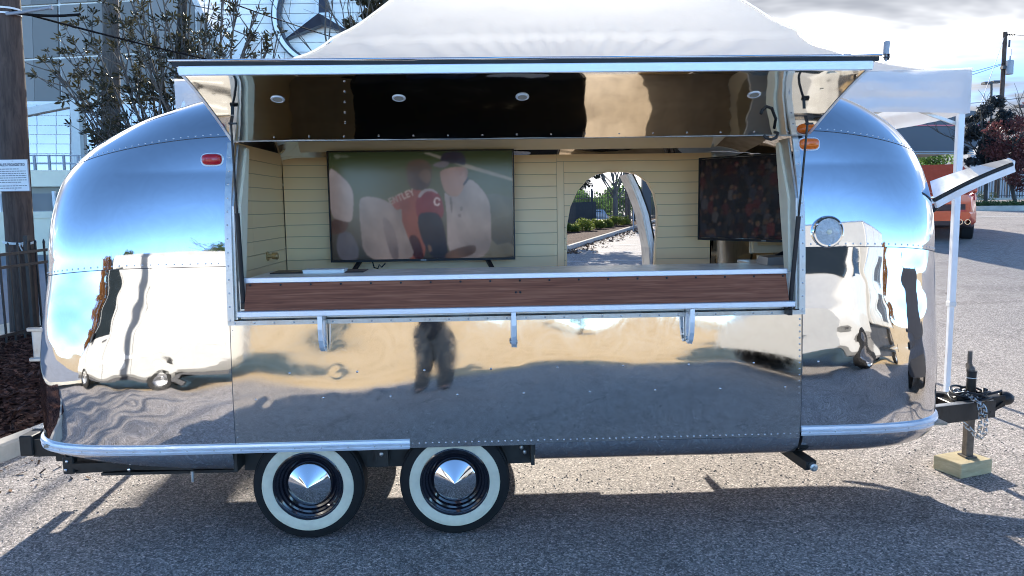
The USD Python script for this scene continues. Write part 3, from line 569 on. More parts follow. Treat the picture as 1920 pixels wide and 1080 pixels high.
def whorl(rng, p, d, n, L):
    d = d / np.linalg.norm(d); a = np.cross(d, [0.2, 0.3, 1]); a /= np.linalg.norm(a); b = np.cross(d, a); vs, fs = [], []
    for k in range(n):
        an = k * 2.4 + rng.uniform(-0.3, 0.3); o = a * math.cos(an) + b * math.sin(an); u = o * 0.9 + d * rng.uniform(0.1, 0.9) + [0, 0, rng.uniform(-0.3, 0.2)]; u /= np.linalg.norm(u); l = L * rng.uniform(0.7, 1.2); w = np.cross(u, d); w /= np.linalg.norm(w) + 1e-9; nn = np.cross(u, w); ww = l * 0.17; c = p - d * 0.025 * k * 0.5
        v = np.array([c, c + u * l * 0.45 + w * ww + nn * 0.004, c + u * l * 0.8 + w * ww * 0.7, c + u * l - nn * 0.02, c + u * l * 0.8 - w * ww * 0.7, c + u * l * 0.45 - w * ww + nn * 0.004, c + u * l * 0.5 + nn * -0.012]); f = np.array([(0, 1, 6), (1, 2, 6), (2, 3, 6), (3, 4, 6), (4, 5, 6), (5, 0, 6)])
        vs.append(v); fs.append(f + 7 * k)
    return np.vstack(vs), np.vstack(fs)
mg.add("leaves", cat([whorl(rng, p, d, int(rng.integers(6, 11)), rng.uniform(0.105, 0.165)) for p, d in tips]), "magnolia_leaf", world=True, kind="stuff")
# second magnolia far behind, beside the star
c = at(697, 45, 22); sm = Thing("magnolia_tree", "top of a leafy tree showing between the star and the tent", "tree", (c[0], c[1], 0.3))
cs, rr = blob_centers(rng, (0, 0, c[2] - 0.3), (0.75, 0.9, 1.3), 26, 0.20); sm.add("crown", leaf_cloud(rng, cs, rr, 1500, 0.17), "magnolia_leaf", kind="stuff"); br, _ = branches(rng, (0, 0, 0), (0, 0, 1), 4.2, 0.10, 4, 0.4, 0.3); sm.add("trunk", br, "bark_grey", smooth=True)
# seen through the doorway
def bush(name, label, loc, r, h, mt, n, size, seed, cat_="shrub", group=None):
    rg_ = np.random.default_rng(seed); t = Thing(name, label, cat_, loc, group=group); cs, rr = blob_centers(rg_, (0, 0, h * 0.5), (r * 0.7, r * 0.7, h * 0.35), 14, r * 0.45); t.add("foliage", leaf_cloud(rg_, cs, rr, n, size, 0.0, 0.75), mt, kind="stuff"); t.add("stem", cat([tube([(0, 0, -0.1), (rg_.normal(0, r * .3), rg_.normal(0, r * .3), h * 0.6)], [0.03, 0.01], 5) for _ in range(4)]), "bark_dark"); return t
for k, (px_, d, r) in enumerate(((1074, 36.0, 0.48), (1099, 37.0, 0.62), (1122, 38.6, 0.54), (1139, 40.0, 0.52), (1156, 41.6, 0.56), (1171, 43.0, 0.5))):
    x = at(px_, 400, d)[0]; bush("shrub", ["low yellow-green shrub cut by the left edge of the doorway", "largest rounded yellow-green shrub in the bed beyond the doorway", "yellow-green shrub right of the largest one in the bed", "fourth yellow-green shrub from the left beyond the doorway", "yellow-green shrub below the bare tree's trunk", "farthest yellow-green shrub before the picket fence"][k], (x, d, float(bedz(x, d)) - 0.05), r, r * 1.05, "shrub_leaf", 1500, 0.09, 40 + k)
x = at(1153, 400, 45)[0]; bt_ = Thing("bare_tree", "leafless slender tree beyond the doorway with fanned branches", "tree", (x, 45, float(bedz(x, 45)) - 0.1))
rb = np.random.default_rng(6); tr_pts = [(0, 0, 0), (0.02, 0, 1.0), (0, 0, 2.1)]; brs = [tube(tr_pts, [0.17, 0.15, 0.13], 10, cap=False)]; tps = []
for k in range(11):
    a = k * 2.4; s = 0.35 + 0.5 * rb.random(); m, tp = branches(rb, (0, 0, 1.35 + 0.10 * k), (math.cos(a) * s, math.sin(a) * s * 0.7, 1.0), 1.7, 0.055, 3, 0.30, 0.25, (2, 4), 4, 0.07); brs.append(m); tps += tp
bt_.add("trunk", cat(brs), "bark_grey", smooth=True)
bt_.add("buds", leaf_cloud(rb, [p for p, _ in tps], np.full(len(tps), 0.12), 500, 0.07), "grey_leaf", kind="stuff")
c = at(1060, 350, 31); t2 = Thing("shade_tree", "dark leafy bough filling the upper left of the doorway view", "tree", (c[0] - 2.3, c[1], float(hz(c[0] - 2.3, c[1]))))
rb = np.random.default_rng(16); br, tp = branches(rb, (0, 0, 0), (0.15, 0, 1), 2.6, 0.2, 3, 0.6, 0.1, (3, 5)); t2.add("trunk", br, "bark_dark", smooth=True)
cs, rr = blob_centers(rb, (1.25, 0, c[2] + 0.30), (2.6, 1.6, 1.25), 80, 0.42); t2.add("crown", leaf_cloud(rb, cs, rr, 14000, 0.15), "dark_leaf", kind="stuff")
for k in range(11):
    px_ = 1040 + k * 21; d = 62 + 4 * math.sin(k * 1.7); x = at(px_, 390, d)[0]; z0 = float(hz(x, d)) - 0.4
    bush("hedge_tree", "fresh green leafy growth far beyond the fence", (x, d, z0), 1.5 + 0.3 * math.sin(k * 2.1), 2.9 + 0.6 * math.sin(k * 1.3), "fresh_leaf", 1300, 0.26, 100 + k, "hedge", "green growth beyond the fence")
# right side
def rtree(name, label, px_, d, base, h, r, mt, n, size, seed): 
    x = at(px_, 300, d)[0]; return tree(name, label, (x, d, base), h, r, mt, n, size, seed, trunk_r=0.10, low=0.22, clumps=34)
rtree("evergreen_tree", "dark grey-green upright tree in front of the dark roof", 1853, 38, 1.6, 5.4, 1.15, "grey_leaf", 9500, 0.17, 5)
rtree("maple_tree", "reddish purple maple at the right edge, beside the dark evergreen", 1912, 36, 1.5, 4.2, 1.75, "red_leaf", 6500, 0.15, 9)
rtree("maple_tree", "tall pinkish maple crown behind the utility pole at the right edge", 1925, 46, 1.6, 6.6, 1.9, "red_leaf", 2600, 0.16, 13)
bush("low_bush", "small green bush at the foot of the far right fence", tuple(at(1846, 375, 47) * [1, 1, 0] + [0, 0, 1.8]), 0.7, 0.6, "green_leaf", 700, 0.08, 61)
rtree("tree", "small green tree low under the dark roof", 1742, 60, 1.8, 4.0, 2.6, "fresh_leaf", 2500, 0.25, 19)
# planted island on the right lot
ix, iy = at(1900, 400, 33)[0], 33.0
isl = Thing("traffic_island", "kerbed island with low green ground cover on the right of the lot", "island", (ix, iy, float(hz(ix, iy))))
kp = [(-2.3 + 6 * t, -0.5 - 0.35 * math.sin(t * 2.5)) for t in np.linspace(0, 1, 9)]
ring_ = smoothpoly_ = Polygon([(-1.7, -0.6), (-0.8, -1.1), (5, -1.3), (5, 3.2), (0.5, 3.0), (-1.2, 1.0)]).buffer(0.5)
isl.add("island_kerb", extr(ring_.difference(ring_.buffer(-0.18)), 0.30, lambda v: v - [0, 0, 0.12]), "concrete"); isl.add("soil", extr(ring_.buffer(-0.19), 0.24, lambda v: v - [0, 0, 0.12]), "mulch")
rb = np.random.default_rng(33); pts = np.array([(x, y, 0.2) for x, y in rb.uniform([-1.8, -1.3], [5, 3.2], (260, 2)) if ring_.buffer(-0.3).contains(Point(x, y))])
isl.add("ground_cover", leaf_cloud(rb, pts, np.full(len(pts), 0.26), 9000, 0.10, 0, 0.3), "grass_blade", kind="stuff")
# trees behind the photographer, seen mirrored in the trailer
for k, (x, y, h, r, mt, lb) in enumerate(((-30, -34, 7.5, 3.2, "green_leaf", "broad green tree mirrored low in the rear end panel"), (-22, -40, 6.0, 2.6, "autumn_leaf", "orange autumn tree mirrored in the rear end panel"), (-38, -30, 6.4, 2.8, "autumn_leaf", "rusty autumn tree at the left of the mirrored row"), (-13, -38, 8.5, 3.2, "green_leaf", "tall green tree mirrored beside the rear frame strip"), (-3, -42, 6.5, 2.8, "autumn_leaf", "yellowing tree behind the photographer"), (7, -40, 7.5, 3.0, "green_leaf", "dense green tree behind the photographer"), (18, -36, 7.6, 2.8, "green_leaf", "green tree mirrored under the round lamp"), (28, -34, 8.8, 2.9, "fresh_leaf", "pale green tree mirrored right of the round lamp"), (40, -30, 6.0, 3.0, "autumn_leaf", "brown tree at the right of the mirrored row"))):
    tree("tree", lb, (x, y, 0), h, r, mt, 4200, 0.42, 200 + k, trunk_r=0.2, low=0.2, clumps=34)
# ---------------------------------------------------------------- the trailer: shape of its shell
XL, XR = -1.63, 1.72                     # where the end caps begin
ZB, ZTOP, WMID = 0.60, 2.78, 1.0
_tz = np.array([0.40, 0.60, 0.80, 0.93, 1.10, 1.35, 1.55, 1.80, 2.00, 2.20, 2.36, 2.50, 2.62, 2.70, 2.75, 2.78])
_ta = np.array([-0.10, -0.03, 0.00, 0.025, 0.052, 0.055, 0.045, 0.10, 0.19, 0.36, 0.58, 0.88, 1.15, 1.33, 1.45, 1.545])
_zz = np.linspace(0.40, ZTOP, 1200)
_al = np.interp(_zz, _tz, _ta)
_bb = np.concatenate([[0], np.cumsum(np.tan(0.5 * (_al[1:] + _al[:-1])) * np.diff(_zz))])
_bb -= np.interp(0.85, _zz, _bb)
_bb = 1.0 - _bb
_k = _zz > 2.2                            # stretch the crown so that it closes exactly over the centre line
_b22 = np.interp(2.2, _zz, _bb)
_bb[_k] = _b22 * (_bb[_k] - _bb[-1]) / (_b22 - _bb[-1])
def half_w(z): return np.interp(z, _zz, _bb)
from scipy.interpolate import PchipInterpolator
_hz = [0.4, 0.6, 1.2, 1.6, 1.97, 2.15, 2.28, 2.38, 2.46, 2.55, 2.64, 2.72, 2.76, ZTOP]
_hl = PchipInterpolator(_hz, [0.985, 0.987, 0.984, 0.972, 0.957, 0.938, 0.885, 0.812, 0.715, 0.578, 0.362, 0.137, 0.045, 0.0])
_hr = PchipInterpolator(_hz, [0.948, 0.950, 0.957, 0.985, 0.990, 0.983, 0.955, 0.905, 0.843, 0.735, 0.590, 0.370, 0.190, 0.0])
def hh(z, side): return np.clip((_hl if side < 0 else _hr)(np.clip(z, 0.4, ZTOP)), 0, 2)
AL, AR = 1.351, 1.101
def shell_pt(side, th, z):
    """A point of an end cap: th runs round the plan from the near seam (0) over the end (pi/2) to the far seam (pi)."""
    z = np.asarray(z, float); n = 4.5 - 1.2 * sstep(0.9, 1.7, z) - 1.1 * sstep(1.7, 2.5, z); p = 2 / n
    s, c = np.sin(th), np.cos(th)
    ax = (AL if side < 0 else AR) * hh(z, side); b = half_w(z)
    x = np.abs(s) ** p * ax
    b = np.where(np.asarray(c) < 0, b + 0.15 * np.minimum(1, b / 0.35) * np.abs(c) ** 4, b)
    y = WMID - np.sign(c) * np.abs(c) ** p * b
    return np.stack(np.broadcast_arrays((XL - x) if side < 0 else (XR + x), y, z), -1)
def wobble(p, amp, wl, seed=0):
    return (fbm(p / wl + 37.0, 3, seed) - 0.5) * amp
def push(v, f, fn):
    """Moves the vertices along their smooth normals by fn(v): sheet metal is never flat."""
    n = np.zeros_like(v); fn_ = np.cross(v[f[:, 1]] - v[f[:, 0]], v[f[:, 2]] - v[f[:, 0]])
    for k in range(3): np.add.at(n, f[:, k], fn_)
    n /= np.linalg.norm(n, axis=1, keepdims=True) + 1e-12
    return v + n * np.asarray(fn(v))[:, None], f
def dimples(v, spots, depth, rad):
    out = np.zeros(len(v))
    for s in spots: out -= depth * np.exp(-((v[:, 0] - s[0]) ** 2 + (v[:, 2] - s[1]) ** 2) / (2 * rad ** 2)) * (np.abs(v[:, 1]) < 0.6)
    return out
def zseam1(side, th): return (1.655 if side < 0 else 1.71) - 0.085 * np.sin(th) ** 2      # belt seam of the end caps
def zseam2(side, th): return 2.405 - (0.175 if side < 0 else 0.155) * np.sin(th) ** 1.6      # seam under the crown
def th_of(u):                             # angles crowd towards the seam side, so that the flat part is well divided
    u = np.asarray(u, float); return np.pi * u
def cap_panel(side, zlo, zhi, nu=90, nv=40, amp=0.0, wl=0.4, seed=0, spots=()):
    def fn(u, v):
        th = th_of(u); a = zlo(th); b = zhi(th); return shell_pt(side, th, a + (b - a) * v)
    g = grid(fn, nu, nv)
    if side > 0: g = (g[0], g[1][:, ::-1])
    g = (g[0], g[1][:, ::-1])
    if amp: g = push(*g, lambda v: wobble(v * [1, 1, 1.2], amp, wl, seed) + dimples(v, spots, 0.0016, 0.022))
    return g
def side_pt(x, z, far=False):
    b = half_w(z); return np.stack(np.broadcast_arrays(x, WMID + b + 0.15 * np.minimum(1, b / 0.35) if far else WMID - b, z), -1)
def cap_normal(side, th, z):
    e = 1e-3; p = shell_pt(side, th, z)
    du = shell_pt(side, th + e, z) - p; dv = shell_pt(side, th, z + e) - p
    n = np.cross(du, dv); n = n / (np.linalg.norm(n, axis=-1, keepdims=True) + 1e-15)
    c = p - np.array([0.0, WMID, z if np.ndim(z) == 0 else 0]); 
    return n * np.sign((n[..., :2] * (p[..., :2] - [0, WMID])).sum(-1, keepdims=True))
_dome = trimesh.creation.icosphere(1, 1.0); _dome = (np.array(_dome.vertices), np.array(_dome.faces))
def rivets(points, normals, r=0.0058, h=0.5):
    out = []
    for p, n in zip(points, normals):
        n = n / np.linalg.norm(n); v = _dome[0] * r
        v = v - np.outer(v @ n, n) * (1 - h); out.append((v + p, _dome[1]))
    return cat(out)
# ---------------------------------------------------------------- the trailer
trailer = Thing("travel_trailer", "polished aluminium travel trailer opened up as a serving stand with a raised side hatch", "trailer", T0, YAW)
tr = trailer
spots = [(-1.45, 0.86), (-1.06, 0.86), (-0.80, 0.88), (-0.02, 0.89), (0.03, 1.10), (1.0, 0.93), (0.98, 0.72), (-1.03, 1.03), (1.60, 1.28), (1.3, 0.80)]
def smooth_waves(v, a, seed):
    x, z = v[:, 0], v[:, 2]; q = np.stack([x / 0.72, 0 * x, z / 0.42], -1) + 11.3
    return a * (fbm(q, 1, seed) - 0.5) * 2 + a * 0.20 * (noise(q * [2.6, 1, 1.7], seed + 4) - 0.5) * 2 + a * 0.004 * np.sin(x * 21 + 9 * noise(q * 1.4, 8)) * np.sin(z * 15 + 5 * noise(q * 2, 5))
# near side below the opening
def lowpt(u, v): return side_pt(XL + 0.002 + (XR - XL - 0.004) * u, ZB - 0.035 + (1.318 - ZB + 0.035) * v)
g = grid(lowpt, 170, 42)
g = push(*g, lambda v: -(smooth_waves(v, 0.0074, 3) - dimples(v, spots, 0.0009, 0.02)))
side_panel = tr.add("side_panel", (g[0], g[1]), "swirled_aluminium", smooth=True, label="large wavy polished panel under the serving opening")
# roof between the end caps, from above the opening over to the far side
g = grid(lambda u, v: side_pt(XL + (XR - XL) * u, 2.37 + (ZTOP - 2.37) * np.sin(v * np.pi / 2)), 40, 30)
g2 = grid(lambda u, v: side_pt(XL + (XR - XL) * u, 2.30 + (ZTOP - 2.30) * np.sin(v * np.pi / 2), True), 40, 30)
tr.add("roof_panel", cat([g, g2]), "polished_aluminium", smooth=True)
# far side with the doorway
DX0, DX1, DZT = 0.535, 1.30, 2.27
for a, b, z0, z1 in ((XL, DX0 - 0.03, ZB, 2.30), (DX1 + 0.03, XR, ZB, 2.30), (DX0 - 0.03, DX1 + 0.03, DZT + 0.02, 2.30)):
    tr.add("far_side_panel", grid(lambda u, v: side_pt(a + (b - a) * u, z0 + (z1 - z0) * v, True), 24, 24), "polished_aluminium", smooth=True)
# end caps: lower, middle and crown panels
for s, amp in ((-1, 0.010), (1, 0.013)):
    lo = lambda th: np.full_like(th, ZB)
    tr.add("end_panel", cap_panel(s, lo, lambda th: zseam1(s, th) - 0.001, 190, 52, amp * 0.85, 0.34, 5 if s < 0 else 21, spots=[(-1.9, 1.0), (-2.2, 0.9), (2.0, 1.2), (-1.95, 1.25)]), "polished_aluminium", smooth=True, label=("lower rear" if s < 0 else "lower front") + " end panel reflecting the parked vehicles")
    tr.add("end_panel", cap_panel(s, lambda th: zseam1(s, th) + 0.001, lambda th: zseam2(s, th) - 0.001, 150, 50, 0.0022, 0.5, 8), "polished_aluminium", smooth=True, label="upper end panel reflecting the sky")
    tr.add("crown_panel", cap_panel(s, lambda th: zseam2(s, th) + 0.001, lambda th: np.full_like(th, ZTOP), 120, 40), "polished_aluminium", smooth=True)
    # overlapped seams: a thin dark strip, just proud of both sheets, paints their shadow line
    th = np.linspace(0.0, np.pi * 0.62, 90)
    for zs, nm in ((zseam1, "belt_seam"), (zseam2, "crown_seam")):
        z = zs(s, th); c = np.array([shell_pt(s, t, zz) for t, zz in zip(th, z)]); n = np.array([cap_normal(s, max(t, 1e-3), zz) for t, zz in zip(th, z)])
        tr.add(nm, tube(c + n * 0.0002, 0.0026, 6), "seam_shadow")
        L = np.concatenate([[0], np.cumsum(np.linalg.norm(np.diff(c, axis=0), axis=1))]); k = np.arange(0.03, L[-1], 0.046)
        tk = np.interp(k, L, th); zk = zs(s, tk) + 0.018
        tr.add("rivet_row", rivets([shell_pt(s, t, zz) for t, zz in zip(tk, zk)], [cap_normal(s, max(t, 1e-3), zz) for t, zz in zip(tk, zk)]), "rivet_aluminium", smooth=True, kind="stuff")
# upright joints between the side panel and the end caps, with close rivets
for x, sx in ((XL, 1), (XR, -1)):
    zz = np.linspace(ZB, 1.33, 24)
    tr.add("upright_seam", tube(side_pt(np.full_like(zz, x), zz) - [0, 0.0005, 0], 0.0028, 6), "seam_shadow")
    zk = np.arange(ZB + 0.02, 1.30, 0.037)
    pk = side_pt(np.full_like(zk, x + sx * 0.014), zk)
    tr.add("rivet_row", rivets(pk, [(0, -1, 0.03)] * len(zk)), "rivet_aluminium", smooth=True, kind="stuff")
xk = np.arange(-0.60, XR, 0.039)
tr.add("rivet_row", rivets(side_pt(xk, np.full_like(xk, 0.592)), [(0, -1, 0)] * len(xk)), "rivet_aluminium", smooth=True, kind="stuff")
xk = np.arange(-1.50, XR - 0.05, 0.39)
tr.add("screw_row", rivets(side_pt(np.concatenate([xk, xk + 0.2]), np.concatenate([np.full_like(xk, 0.88), np.full_like(xk, 1.03)])), [(0, -1, 0)] * (2 * len(xk)), 0.007), "rivet_aluminium", smooth=True, kind="stuff")

# rub rail: three ribs, rear and front runs
def rail_run(path, nrm, z):
    prof = [(-0.030, 0.0), (-0.026, 0.016), (-0.014, 0.019), (-0.010, 0.013), (-0.006, 0.019), (0.006, 0.021), (0.010, 0.014), (0.014, 0.020), (0.026, 0.017), (0.031, 0.0)]
    rows = np.stack([path + nrm * o + np.array([0, 0, dz]) for dz, o in prof], 1); k, q = rows.shape[:2]
    i, j = np.meshgrid(np.arange(k - 1), np.arange(q - 1), indexing="ij")
    return mv((rows.reshape(-1, 3), np.stack([i * q + j, (i + 1) * q + j, (i + 1) * q + j + 1, i * q + j + 1], -1).reshape(-1, 4)))
def run(side, xin, z, thmax):
    th = np.concatenate([np.linspace(1e-3, thmax, 80)]); c = shell_pt(side, th, np.full_like(th, z)); n = np.array([cap_normal(side, t, z) for t in th]); n[:, 2] = 0
    xs = np.linspace(xin, XL if side < 0 else XR, 12)[:-1]
    c0 = side_pt(xs, np.full_like(xs, z)); return np.vstack([c0, c]), np.vstack([np.tile([0, -1.0, 0], (len(xs), 1)), n])
pa, na = run(-1, -0.615, 0.590, np.pi * 0.75); rail = tr.add("rub_rail", rail_run(pa, na, 0.59), "trim_aluminium", smooth=40)
pb, nb = run(1, XR, 0.610, np.pi * 0.75); rail2 = tr.add("rub_rail", rail_run(pb, nb, 0.61), "trim_aluminium", smooth=40)
for pth, nn in ((pa, na), (pb, nb)):
    L = np.concatenate([[0], np.cumsum(np.linalg.norm(np.diff(pth, axis=0), axis=1))]); k = np.arange(0.05, L[-1] * 0.7, 0.155)
    tr.add("rivet_row", rivets(np.stack([np.interp(k, L, (pth + nn * 0.021)[:, a]) for a in range(3)], 1) + [0, 0, -0.004], [(0, -1, 0)] * len(k), 0.0045), "dull_aluminium", kind="stuff")

# belly: skirts that curve under, open round the wheels
def skirt(x0, x1, zlow, zhi=0.575):
    def fn(u, v):
        x = x0 + (x1 - x0) * u; zl = zlow(x); a = v * 1.25
        return np.stack([x, 0.004 + 0.20 * (1 - np.cos(a)) * 0.9, zhi - (zhi - zl) * np.sin(a) / math.sin(1.25)], -1)
    return push(*grid(fn, 60, 12), lambda v: wobble(v, 0.006, 0.4, 4))
tr.add("belly_skirt", skirt(0.125, XR - 0.003, lambda x: 0.435 + 0 * x), "belly_aluminium", smooth=True)
def end_skirt(side, z0, zl, th1):
    def fn(u, v):
        th = np.maximum(u * th1, 1e-4); a = v * 1.3
        p = shell_pt(side, th, np.full_like(th, 0.60)); low = zl(u)
        c = np.array([XL if side < 0 else XR, WMID, 0.0])
        k = 1 - 0.20 * (1 - np.cos(a)) * 1.0
        q = c + (p - c) * np.stack([k, k * 0 + 1 - 0.2 * (1 - np.cos(a)), k * 0 + 1], -1); q[..., 2] = z0 - (z0 - low) * np.sin(a) / math.sin(1.3)
        return q
    return push(*grid(fn, 60, 12), lambda v: wobble(v, 0.004, 0.35, 4))
tr.add("belly_skirt", end_skirt(1, 0.585, lambda u: 0.435 + 0.06 * u ** 1.3, np.pi * 0.9), "belly_aluminium", smooth=True)
tr.add("belly_skirt", end_skirt(-1, 0.565, lambda u: 0.415 + 0.14 * np.minimum(u * 2.4, 1) ** 0.8, np.pi * 0.9), "belly_aluminium", smooth=True)
th = np.linspace(1e-3, np.pi * 0.7, 60)
# under-frame
fr = [bx(-2.75, 2.2, 0.30, 0.36, 0.40, 0.54), bx(-2.75, 2.2, 1.64, 1.70, 0.44, 0.54), bx(-1.64, 0.12, 0.16, 0.165, 0.40, 0.585)]
for x in np.linspace(-2.6, 2.1, 9): fr.append(bx(x - 0.03, x + 0.03, 0.36, 1.64, 0.46, 0.52))
fr += [bx(-1.62, 0.10, 0.30, 1.7, 0.545, 0.56), bx(-1.655, -1.635, 0.02, 0.30, 0.44, 0.57), bx(0.10, 0.122, 0.02, 0.30, 0.435, 0.57)]
tr.add("chassis_frame", cat(fr), "frame_black")
tr.add("floor_pan", bx(-2.8, 2.7, 0.12, 1.88, 0.585, 0.60), "floor_dark")
tr.add("fender_plate", bx(-0.84, -0.76, 0.10, 0.14, 0.42, 0.585), "frame_black")
tr.add("axle_bolt", rivets([(-0.80, 0.098, 0.50), (0.05, 0.158, 0.50), (0.07, 0.158, 0.47)], [(0, -1, 0)] * 3, 0.014), "dull_aluminium", kind="stuff")
tr.add("axle", cat([tube([(x, 0.12, 0.33), (x, 1.88, 0.33)], 0.035, 10) for x in (-1.234, -0.359)]), "frame_black")
# rear bumper box and stabiliser legs, folded
bp = tr.add("rear_bumper", cat([bx(-3.07, -2.99, 0.32, 1.75, 0.47, 0.60, 0.006), bx(-3.0, -2.6, 0.34, 0.42, 0.46, 0.57), bx(-2.84, -2.5, 0.30, 0.33, 0.44, 0.585)]), "frame_black")
tr.add("bumper_top", bx(-3.065, -2.90, 0.45, 1.74, 0.603, 0.610), "belly_aluminium")
def leg_set(x0, x1, y, z0, z1):
    leg = tr.add("stabiliser_leg", cat([bar((x0, y, z0), (x1, y, z1), 0.045, 0.030), bar((x0 + 0.02, y + 0.05, z0 - 0.045), (x1 + 0.05, y + 0.05, z1 - 0.012), 0.05, 0.035), bar((x0 + 0.0, y - 0.005, z0 - 0.012), (x0 + 0.78 * (x1 - x0), y - 0.005, z0 - 0.035), 0.02, 0.022), bx(x0 - 0.03, x0 + 0.035, y - 0.02, y + 0.03, z0 - 0.05, z0 + 0.055, 0.006)]), "frame_black")
    tr.add("pivot_bolt", rivets([(x0, y - 0.024, z0 + 0.03), (x0 - 0.01, y - 0.024, z0 - 0.022), (x0 + 0.36, y - 0.024, z0 - 0.03)], [(0, -1, 0)] * 3, 0.010, 0.7), "chrome", parent=leg, kind="stuff")
leg_set(-2.66, -1.72, 0.12, 0.475, 0.482)
tr.add("stabiliser_foot", bx(-2.52, -1.7, 0.20, 0.42, 0.375, 0.392), "frame_black")
tr.add("exhaust_stub", tube([(-1.93, 0.10, 0.425), (-1.93, 0.10, 0.36)], 0.011, 8), "dull_aluminium")
sj = tr.add("stabiliser_leg", cat([bar((1.68, 0.42, 0.455), (1.80, 0.02, 0.385), 0.075, 0.055), bx(1.66, 1.74, 0.24, 0.50, 0.40, 0.47)]), "frame_black", label="dark folded stabiliser under the front seam")
tr.add("drive_nut", lathe([(0.0, 0.0), (0.0, 0.024), (-0.03, 0.024), (-0.034, 0.012), (-0.05, 0.012), (-0.05, 0.0)], "y", 12, (1.803, 0.012, 0.385)), "dull_aluminium", parent=sj)

# wheels: tyre with tread grooves, whitewall ring, dark rim, chrome cone cap
def wheel(x, z, lab):
    R = 0.332
    prof = [(0.17, 0.20), (0.165, 0.26), (0.15, 0.30)]
    for k in range(7):
        y = 0.135 - k * 0.0175; prof += [(y + 0.006, R), (y - 0.006, R), (y - 0.0075, R - 0.007), (y - 0.010, R - 0.007)]
    prof += [(0.008, 0.322), (0.0, 0.308), (-0.008, 0.285), (-0.010, 0.273)]
    tyre = tr.add("wheel", lathe([(y + 0.052, r) for y, r in prof], "y", 72, (x, 0, z)), "tyre_rubber", smooth=35, label=lab)
    ww = [(-0.010, 0.272), (-0.0145, 0.268), (-0.016, 0.250), (-0.013, 0.226), (-0.008, 0.212), (-0.004, 0.210)]
    tr.add("whitewall", lathe([(y + 0.052, r) for y, r in ww], "y", 72, (x, 0, z)), "whitewall", parent=tyre, smooth=True)
    rm = [(-0.004, 0.2095), (-0.006, 0.204), (-0.001, 0.198), (0.012, 0.193), (0.016, 0.182), (0.030, 0.176), (0.033, 0.165), (0.052, 0.158), (0.056, 0.146), (0.048, 0.138), (0.042, 0.128), (0.046, 0.10), (0.05, 0.0)]
    tr.add("rim", lathe([(y + 0.052, r) for y, r in rm], "y", 72, (x, 0, z)), "gloss_black", parent=tyre, smooth=40)
    cp = [(0.046, 0.1335), (0.036, 0.1345), (0.030, 0.131), (0.024, 0.125), (-0.014, 0.045), (-0.030, 0.008), (-0.033, 0.0015), (-0.0335, 0.0)]
    tr.add("hubcap", lathe([(y + 0.052, r) for y, r in cp], "y", 96, (x, 0, z)), "chrome", parent=tyre, smooth=28)
wheel(-1.234, 0.330, "rear whitewall wheel with a chrome cone cap"); wheel(-0.359, 0.332, "forward whitewall wheel with a chrome cone cap")
for x in (-1.234, -0.359):
    tr.add("far_wheel", cat([lathe([(1.80, 0.2), (1.80, 0.30), (1.82, 0.33), (1.94, 0.33), (1.95, 0.3), (1.95, 0.2)], "y", 40, (x, 0, 0.33)), lathe([(1.82, 0.21), (1.84, 0.0)], "y", 40, (x, 0, 0.33))]), "tyre_rubber", smooth=35)

# ---- serving opening: frame strips, jambs, sill
OX0, OX1, OZ0, OZ1 = -1.600, 1.695, 1.345, 2.36
def strip(z0, z1, x0, x1, off):           # a flat strip that follows the wall's curve
    z = np.linspace(z0, z1, 26); a = side_pt(np.full_like(z, x0), z) + [0, -off, 0]; b = side_pt(np.full_like(z, x1), z) + [0, -off, 0]
    a2, b2 = a + [0, off + 0.012, 0], b + [0, off + 0.012, 0]
    rows = np.stack([a2, a, b, b2], 1); i, j = np.meshgrid(np.arange(25), np.arange(3), indexing="ij")
    return mv((rows.reshape(-1, 3), np.stack([i * 4 + j, i * 4 + j + 1, (i + 1) * 4 + j + 1, (i + 1) * 4 + j], -1).reshape(-1, 4)))
for x0, x1, xr in ((OX0 - 0.042, OX0 - 0.004, OX0 - 0.026), (OX1 + 0.004, OX1 + 0.040, OX1 + 0.024)):
    tr.add("opening_frame", strip(OZ0 - 0.03, 2.37, x0, x1, 0.006), "dull_aluminium")
    zk = np.arange(OZ0, 2.33, 0.078); tr.add("rivet_row", rivets(side_pt(np.full_like(zk, xr), zk) - [0, 0.006, 0], [(0, -1, 0.1)] * len(zk)), "rivet_aluminium", kind="stuff")
tr.add("opening_frame", bx(OX0 - 0.042, OX1 + 0.04, 0.002 + 0.012, 0.05, OZ0 - 0.030, OZ0 - 0.004), "dull_aluminium")
xk = np.arange(OX0, OX1, 0.112); tr.add("rivet_row", rivets([(x, 0.013, OZ0 - 0.017) for x in xk], [(0, -1, 0)] * len(xk)), "rivet_aluminium", kind="stuff")
for x0, x1 in ((OX0 - 0.003, OX0 + 0.010), (OX1 - 0.010, OX1 + 0.003)):    # jamb returns
    tr.add("jamb", mv(m3.Manifold.hull_points(np.array([(x, y, z) for x in (x0, x1) for y, z in ((0.035, OZ0), (0.10, OZ0), (0.16, 2.0), (0.36, 2.36), (0.22, 2.36), (0.075, 2.0))]))), "dull_aluminium")
    d = 0.014 if x0 < 0 else -0.014; xe = x1 if x0 < 0 else x0
    tr.add("jamb_channel", hull([(xe + k * d, y, z) for k in (0, 1) for y, z in ((0.10, OZ0), (0.13, OZ0), (0.19, 2.0), (0.37, 2.345), (0.33, 2.345), (0.16, 2.0))]), "cream_trim")
tr.add("sill_track", bx(OX0 + 0.03, OX1 - 0.05, 0.016, 0.06, 1.392, 1.412, 0.003), "cream_trim")
tr.add("sill_track", bx(OX0 + 0.03, OX1 - 0.03, 0.022, 0.09, 1.349, 1.380, 0.003), "dull_aluminium")
tr.add("sill_back", bx(OX0 + 0.012, OX1 - 0.012, 0.095, 0.11, 1.30, 1.55), "dull_aluminium")

